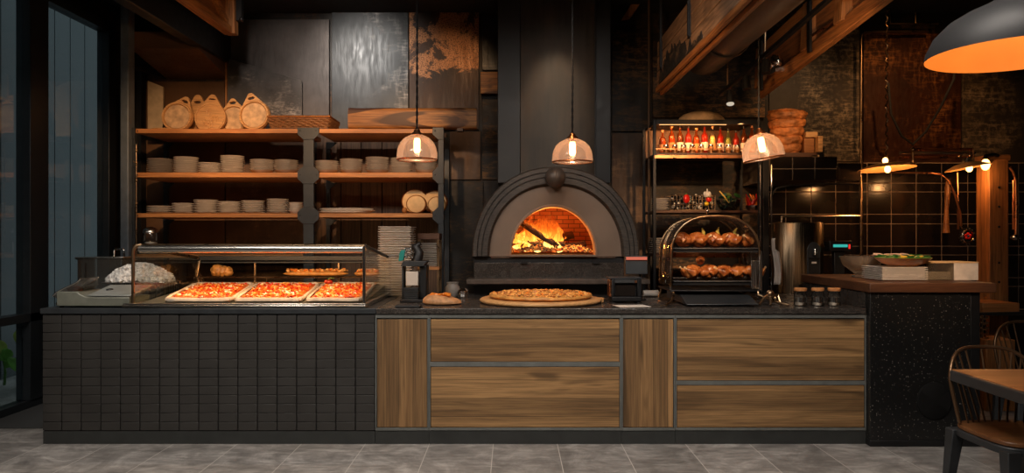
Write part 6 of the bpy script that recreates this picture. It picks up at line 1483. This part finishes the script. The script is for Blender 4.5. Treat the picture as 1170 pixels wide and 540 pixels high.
# ------------------------------------------------------------------ glass pendants over the counter
def pendant(px, yr, yt, d, lab, tilt=0.0):
    X, Yp = wx(px, d), wy(d); zr, zt = wz(yr, d), wz(yt, d); h = zt-zr; r = 23.2*d/F
    t = thing('glass_pendant', (X, Yp, zr), lab, 'pendant lamp', 'smoked glass pendants over the counter')
    pr = [(r*.985, 0), (r, .008), (r*.995, h*.22), (r*.95, h*.45), (r*.83, h*.67), (r*.62, h*.85), (r*.36, h*.96), (r*.16, h)]
    m = MB(); m.lathe([(0, -.004), (r*.5, -.004), (r*.9, -.003)] + pr, (X, Yp, zr), 48); gs_ = m.build('glass_shade', m_smoke, t, smooth=70)
    m = MB(); m.lathe([(r*.985, -.006), (r*1.015, 0), (r*.985, .006), (r*.965, 0), (r*.985, -.006)], (X, Yp, zr), 48); m.build('rim', m_copper, gs_)
    m = MB(); m.lathe([(r*.30, h*.965), (r*.28, h*1.03), (r*.17, h*1.10), (r*.13, h*1.2), (.008, h*1.22), (0, h*1.22)], (X, Yp, zr), 28); m.build('cap', m_copper, t)
    m = MB(); m.tube([(X, Yp, zr+h*.98), (X, Yp, zr+h*.86)], .017, 12); so_ = m.build('socket', m_bronze, t)
    m = MB(); m.lathe([(0, h*.86), (.020, h*.85), (.026, h*.75), (.026, h*.35), (.016, h*.27), (0, h*.26)], (X, Yp, zr), 16); m.build('bulb', e_fil, so_)
    m = MB(); n = 90; zc_ = ZC-.02
    for s in (0, PI): m.tube([(X+.005*math.cos(k*.9+s), Yp+.005*math.sin(k*.9+s), zr+h*1.2+(zc_-zr-h*1.2)*k/n) for k in range(n+1)], .0052, 5)
    m.build('braided_cord', m_black, t)
    m = MB(); m.lathe([(0, ZC-.001-zr), (.05, ZC-.001-zr), (.05, ZC-.02-zr), (.01, ZC-.03-zr), (0, ZC-.03-zr)], (X, Yp, zr), 20); m.build('ceiling_rose', m_black, t)
    if tilt: 
        piv = Vector((0, 0, h*1.2)); Q = Matrix.Translation(piv) @ Matrix.Rotation(tilt, 4, 'Y') @ Matrix.Translation(-piv)
        for c in t.children:
            if c.name.split('.')[0] not in ('braided_cord', 'ceiling_rose'): c.matrix_basis = Q @ Matrix.Translation(c.location)
    return (X, Yp, zr+h*.5)
LP = [pendant(476.5, 182.5, 153.5, 5.72, 'smoked glass pendant lamp hanging before the plate shelves, leftmost of three'), pendant(654, 185, 158, 5.72, 'smoked glass pendant lamp hanging before the flue, middle one of three'), pendant(867, 182, 152.5, 5.72, 'smoked glass pendant lamp hanging before the bottle rack, rightmost of three', -.17)]

# ------------------------------------------------------------------ big black dome lamp, upper right
d = 2.74; X, Yp = wx(1161, d), wy(d); zr = wz(63, d); r = 92*d/F
t = thing('dome_lamp', (X, Yp, zr), 'large black dome pendant lamp with glowing orange inside, upper right corner', 'pendant lamp')
pr = [(r, 0), (r*.985, .03), (r*.90, .085), (r*.74, .135), (r*.55, .170), (r*.36, .195), (r*.24, .215), (r*.22, .27), (r*.24, .275), (r*.24, .33), (r*.12, .36), (0, .365)]
m = MB(); m.lathe(pr, (X, Yp, zr), 64); m.build('shade', plain('satin_black_lamp', (.016, .016, .017), .5, .1, .1, 3, 0, .2), t, smooth=50)
m = MB(); m.lathe([(r*.995, .001), (r*.975, .028), (r*.89, .080), (r*.73, .130), (r*.54, .165), (r*.35, .19), (0, .192)], (X, Yp, zr), 64); m.build('inner_lining', plain('orange_lamp_lining', (.72, .36, .13), .5, 0, .06, 4, 0), t, smooth=70)
m = MB(); m.ball((X, Yp, zr+.125), (.040, .040, .045), 20); m.build('bulb', e_bulb, t)
m = MB(); m.tube([(X, Yp, zr+.36), (X, Yp, ZC-.001)], .010, 8); m.build('cord', m_black, t)
m = MB(); m.tube([(X, Yp, zr+.19), (X, Yp, zr+.15)], .026, 12); m.build('socket', m_black, t)
DOME = (X, Yp, zr)

# ------------------------------------------------------------------ dining table and chairs at the right
tx0, tx1, ty0, ty1, th = 2.465, 3.55, -2.35, -1.13, .76
t = thing('dining_table', ((tx0+tx1)/2, (ty0+ty1)/2, 0), 'orange wood topped dining table with dark grey edge, lower right corner', 'table')
m = MB(); m.prism([(tx0, ty0), (tx1, ty0), (tx1, ty1), (tx0+.05, ty1), (tx0, ty1-.05)], 'xy', th-.062, th-.004); m.build('edge_band', m_char, t, bevel=.006)
MB().box(tx0+.022, tx1-.022, ty0+.022, ty1-.03, th-.010, th).build('table_top', w_table, t, bevel=.003)
for a in (tx0+.75, tx1-.12):
    for b in (ty0+.12, ty1-.16): MB().box(a-.03, a+.03, b-.03, b+.03, 0, th-.063).build('leg', m_char, t, bevel=.004)
m = MB(); m.tube([(tx0+.30, -1.62, th-.064), (tx0+.30, -1.62, th-.10), (tx0+.27, -1.62, th-.13), (tx0+.30, -1.62, th-.16)], .009, 8); m.build('bag_hook', m_black, t)
m_dkbronze = plain('dark_bronze_rod', (.13, .075, .04), .35, .8, .1, 8, 0); w_seat = wood('dark_chair_seat', (.09, .032, .01), (.24, .10, .035), 'x', 8, .6, .4, .3, .08)
def chair(x, y, rz, lab):
    """metal chair with wooden seat and a hoop of thin rods; local: back at +Y, faces -Y"""
    t = thing('dining_chair', (x, y, 0), lab, 'chair', 'rod backed dining chairs'); o = Vector((x, y, 0)); S = .45
    m = MB(); w, dp = .235, .245
    pts = []
    for k in range(40):
        a = 2*PI*k/40; pts.append((o.x+w*math.copysign(abs(math.cos(a))**.5, math.cos(a)), o.y+dp*math.copysign(abs(math.sin(a))**.5, math.sin(a))))
    m.prism(pts, 'xy', S-.016, S+.010); m.build('seat', w_seat, t, bevel=.006)
    m = MB(); m.prism([(o.x+(a-o.x)*1.03, o.y+(b-o.y)*1.03) for a, b in pts], 'xy', S-.058, S-.017); m.build('seat_frame', m_char, t, bevel=.006)
    for sx in (-1, 1):
        for sy in (-1, 1):
            m = MB(); top = Vector((o.x+sx*.205, o.y+sy*.215, S-.03)); bot = Vector((o.x+sx*.235, o.y+sy*.255, 0)); vs = []
            for p, q in ((bot, .020), (top, .036)): vs += [p+Vector((a*q, b*q, 0)) for a, b in ((-1,-1),(1,-1),(1,1),(-1,1))]
            m._add(vs, [(3,2,1,0), (4,5,6,7), (0,1,5,4), (1,2,6,5), (2,3,7,6), (3,0,4,7)]); m.build('leg', m_char, t, bevel=.005)
    hoop = []
    def hp(u):
        a = PI*(1-u); cx_, sx_ = math.cos(a), math.sin(a)
        X = .262*math.copysign(abs(cx_)**.62, cx_); Z = S+.02+.40*abs(sx_)**.48; 
        lean = (Z-S)*.16
        return Vector((o.x+X*(.86+.14*min(1, (Z-S)/.25)), o.y+.20+lean-.09*(abs(X)/.262)**2+.03, Z))
    m = MB(); m.tube([hp(k/48) for k in range(49)], .0105, 10); m.build('back_hoop', m_dkbronze, t)
    for k in range(9):
        f = (k+1)/10; tp = hp(.5+(f-.5)*.72*1.0) ; bx = o.x + (f-.5)*.40; by = o.y+.205-.05*((f-.5)*2)**2
        m = MB(); m.tube([(bx, by, S+.008), (bx+(tp.x-bx)*.5, by+(tp.y-by)*.5, S+.2), tp], .0055, 8); m.build('back_rod', m_dkbronze, t)
    t.rotation_euler.z = rz; return t
chair(2.735, -1.345, .03, 'rod backed dining chair with wooden seat pushed under the orange table')
chair(3.80, -.10, -.3, 'rod backed dining chair behind the table at the right photo edge')

# ------------------------------------------------------------------ plants outside the window
m_leaf = plain('outdoor_leaf', (.16, .42, .07), .4, 0, .35, 10); m_leaf2 = plain('outdoor_leaf_yellow', (.42, .55, .12), .45, 0, .3, 10)
def leafmesh(m, base, tip, w, sag):
    base, tip = Vector(base), Vector(tip); d = tip-base; s = d.cross(Vector((.3, -1, .2))).normalized(); n = 10
    for side in (0, 1):
        pass
    def fn(u, v):
        p = base+d*v; k = w*math.sin(PI*min(1, v*.93+.07))**.8
        return p + s*(u*2-1)*k + Vector((0, 0, -sag*v*v + .25*k*abs(u*2-1)))
    m.grid(fn, 5, n)
def plant(px, py_base, d, leaves, lab):
    b = Vector((wx(px, d), wy(d), -.01)); t = thing('leafy_plant', b, lab, 'plant'); m = MB()
    top = b+Vector((0, 0, wz(py_base, d)))
    m.tube([b, b+Vector((.01, 0, top.z*.5)), top], [.014, .012, .008], 8)
    for (dx, dz, lx, lz, w, yl) in leaves: m.tube([b+Vector((0, 0, top.z*.4)), b+Vector((dx*.6, 0, dz*.8)), b+Vector((dx, 0, dz))], .005, 6)
    m.build('stem', m_stem, t)
    for (dx, dz, lx, lz, w, yl) in leaves:
        m = MB(); leafmesh(m, b+Vector((dx, 0, dz)), b+Vector((lx, -.05, lz)), w, .03); m.build('leaf', m_leaf2 if yl else m_leaf, t, smooth=80, solid=.002)
d = 7.25
plant(22, 410, d, [(.03, .40, .02, .62, .06, 1), (-.0, .22, .14, .52, .055, 0), (-.0, .15, -.08, .34, .05, 0), (.02, .1, .10, .20, .04, 0)], 'leafy plant with a yellow green top leaf outside the glass, right one')
plant(5, 410, d+.1, [(0, .25, .10, .40, .06, 0), (0, .25, -.12, .45, .06, 0), (0, .18, .09, .26, .05, 0), (.0, .3, -.03, .50, .05, 1)], 'leafy green plant outside the glass at the left photo edge')

# ------------------------------------------------------------------ lights
def light(kind, name, loc, energy, col, target=None, size=.1, sizey=None, spot=None, blend=.5):
    l = bpy.data.lights.new(name, kind); l.energy = energy; l.color = col; o = bpy.data.objects.new(name, l); COL.objects.link(o); o.location = loc
    if kind == 'AREA':
        l.size = size
        if sizey: l.shape = 'RECTANGLE'; l.size_y = sizey
    elif kind != 'SUN': l.shadow_soft_size = size
    if kind == 'SPOT': l.spot_size = math.radians(spot or 50); l.spot_blend = blend
    if target is not None: o.rotation_euler = (Vector(target)-Vector(loc)).to_track_quat('-Z', 'Y').to_euler()
    return o
WARM = (1.0, .56, .26); WARMER = (1.0, .45, .15); NEUT = (1.0, .90, .80)
# soft fill added over the customer side for the floor and counter fronts
for lx, e in ((-2.4, 118), (.9, 108)):
    o = light('AREA', 'room_fill', (lx, -2.7, 3.9), e, NEUT, (lx+.3, -.9, 0), 1.8, 1.0); o.data.spread = math.radians(125)
# spots over shelves and counter
for lx, tx, tz, e in ((-2.2, -3.25, 2.35, 260), (-1.9, -2.45, 2.35, 230), (-1.2, -1.35, 2.35, 270)):
    light('SPOT', 'shelf_spot', (lx, -.9, 3.35), e, WARM, (tx, 2.2, tz), .05, spot=36, blend=.9)
light('SPOT', 'wall_spot', (-1.93, 1.15, 3.93), 120, NEUT, (wx(419, 7.9), WY, 3.28), .05, spot=64, blend=1.0)
light('SPOT', 'sheet_fill', (-2.1, .2, 3.9), 95, (1, .84, .72), (-2.35, WY, 3.15), .05, spot=42, blend=1.0)  # grazing fill added to lift the grey steel sheet
light('SPOT', 'rust_wall_spot', (wx(520, 6.6), 1.0, 3.9), 38, WARM, (wx(512, 7.9), WY, 3.1), .04, spot=46, blend=1.0)
light('SPOT', 'flue_spot', (wx(640, 5.6), .25, 3.9), 55, (1, .76, .52), (wx(636, 6.9), 1.65, 2.85), .05, spot=26, blend=.9)
light('SPOT', 'oven_spot', (wx(632, 4.6), -.5, 3.9), 40, WARM, (wx(634, 6.4), 1.2, 1.65), .06, spot=26, blend=1)
for px in (400, 617, 820): light('SPOT', 'counter_spot', (wx(px, 5.4), .0, 3.8), 60, WARM, (wx(px, 5.75), .5, 1.0), .06, spot=34, blend=1)
light('SPOT', 'chicken_spot', (1.72, -1.5, 2.85), 170, WARM, (wx(815, 5.7), .45, 1.35), .05, spot=18, blend=.9)
light('SPOT', 'rack_spot', (1.66, -1.1, 2.85), 300, WARM, (wx(812, 7.0), 1.8, 1.9), .05, spot=34, blend=1)
light('SPOT', 'stone_wall_spot', (wx(925, 7.0), 1.35, 3.9), 60, WARM, (wx(925, 7.9), WY, 2.75), .05, spot=56, blend=1)
light('SPOT', 'loaf_spot', (2.95, -.1, 3.3), 120, WARM, (wx(903, 7.1), 1.95, 2.5), .04, spot=22, blend=1)
light('SPOT', 'rust_sheet_spot', (wx(1050, 6.7), .9, 3.9), 95, WARMER, (wx(1045, 7.9), WY, 2.8), .05, spot=60, blend=1)
light('SPOT', 'timber_fill', (-.2, -1.0, 2.6), 85, WARM, (1.6, .6, 3.1), .08, spot=64, blend=1)  # fill spots added in mid-air to brighten the bulkhead and roof timbers
light('SPOT', 'timber_fill', (1.9, -.9, 2.55), 30, WARM, (2.5, .5, 3.1), .08, spot=80, blend=1)
light('SPOT', 'timber_fill', (-1.6, -.4, 2.9), 26, WARM, (-2.8, .9, 3.6), .08, spot=50, blend=1)
light('AREA', 'case_light', ((XL1+XR1)/2, .17, 1.378), 12, WARM, ((XL1+XR1)/2, .55, 1.0), 1.5, .04)
light('AREA', 'rack_light', (wx(800, 7.0), Y0_RACK+.07, zt_RACK-.05), 5, WARMER, (wx(800, 7.2), Y0_RACK+.3, zsb_RACK+.1), .8, .03)
light('POINT', 'fire_light', (wx(622, 6.8), wy(6.7), obz+.26), 40, (1.0, .33, .06), None, .08)
for p in LP: light('POINT', 'pendant_light', (p[0], p[1], p[2]-.085), 1.3, (1, .68, .44), None, .025)
light('POINT', 'dome_light', (DOME[0], DOME[1], DOME[2]+.05), 4, (1.0, .50, .16), None, .05)
light('POINT', 'dish_light', (wx(1013, 7.0), wy(7.0)-.02, wz(193, 7.0)-.075), 9, WARMER, None, .03)
light('POINT', 'dish_light', (wx(1110, 7.0), wy(6.95), wz(192, 7.0)-.075), 6, WARMER, None, .03)
light('SPOT', 'counter_end_fill', (-2.5, -1.3, 3.5), 110, NEUT, (-3.22, .45, 1.0), .06, spot=24, blend=1)  # fill added to brighten the slicer end of the bar
light('SPOT', 'table_spot', (2.3, -1.0, 3.6), 55, WARM, (2.9, -1.5, .7), .05, spot=44, blend=1)
light('SPOT', 'slab_spot', (2.65, -1.9, 2.9), 190, WARM, (wx(1040, 5.45), .4, 1.2), .05, spot=30, blend=1)

# overcast sky outside
w = bpy.data.worlds.new('sky'); SC.world = w; w.use_nodes = True
bg = w.node_tree.nodes['Background']; bg.inputs[0].default_value = (.74, .84, .88, 1); bg.inputs[1].default_value = .65

# ------------------------------------------------------------------ camera
cam = bpy.data.cameras.new('camera'); cam.sensor_width = 36; cam.lens = F/1170*36; cam.clip_start = .05; cam.clip_end = 60
co = bpy.data.objects.new('camera', cam); COL.objects.link(co); co.location = (0, -CD, EYE); co.rotation_euler = (PI/2, 0, 0); SC.camera = co
SC.view_settings.view_transform = 'Standard'; SC.view_settings.look = 'None'; SC.view_settings.gamma = 1; SC.view_settings.use_curve_mapping = False; SC.view_settings.exposure = 0
SC.cycles.use_denoising = True; SC.cycles.max_bounces = 8; SC.cycles.transparent_max_bounces = 16; SC.cycles.sample_clamp_indirect = 4.0; SC.cycles.caustics_reflective = False; SC.cycles.caustics_refractive = False
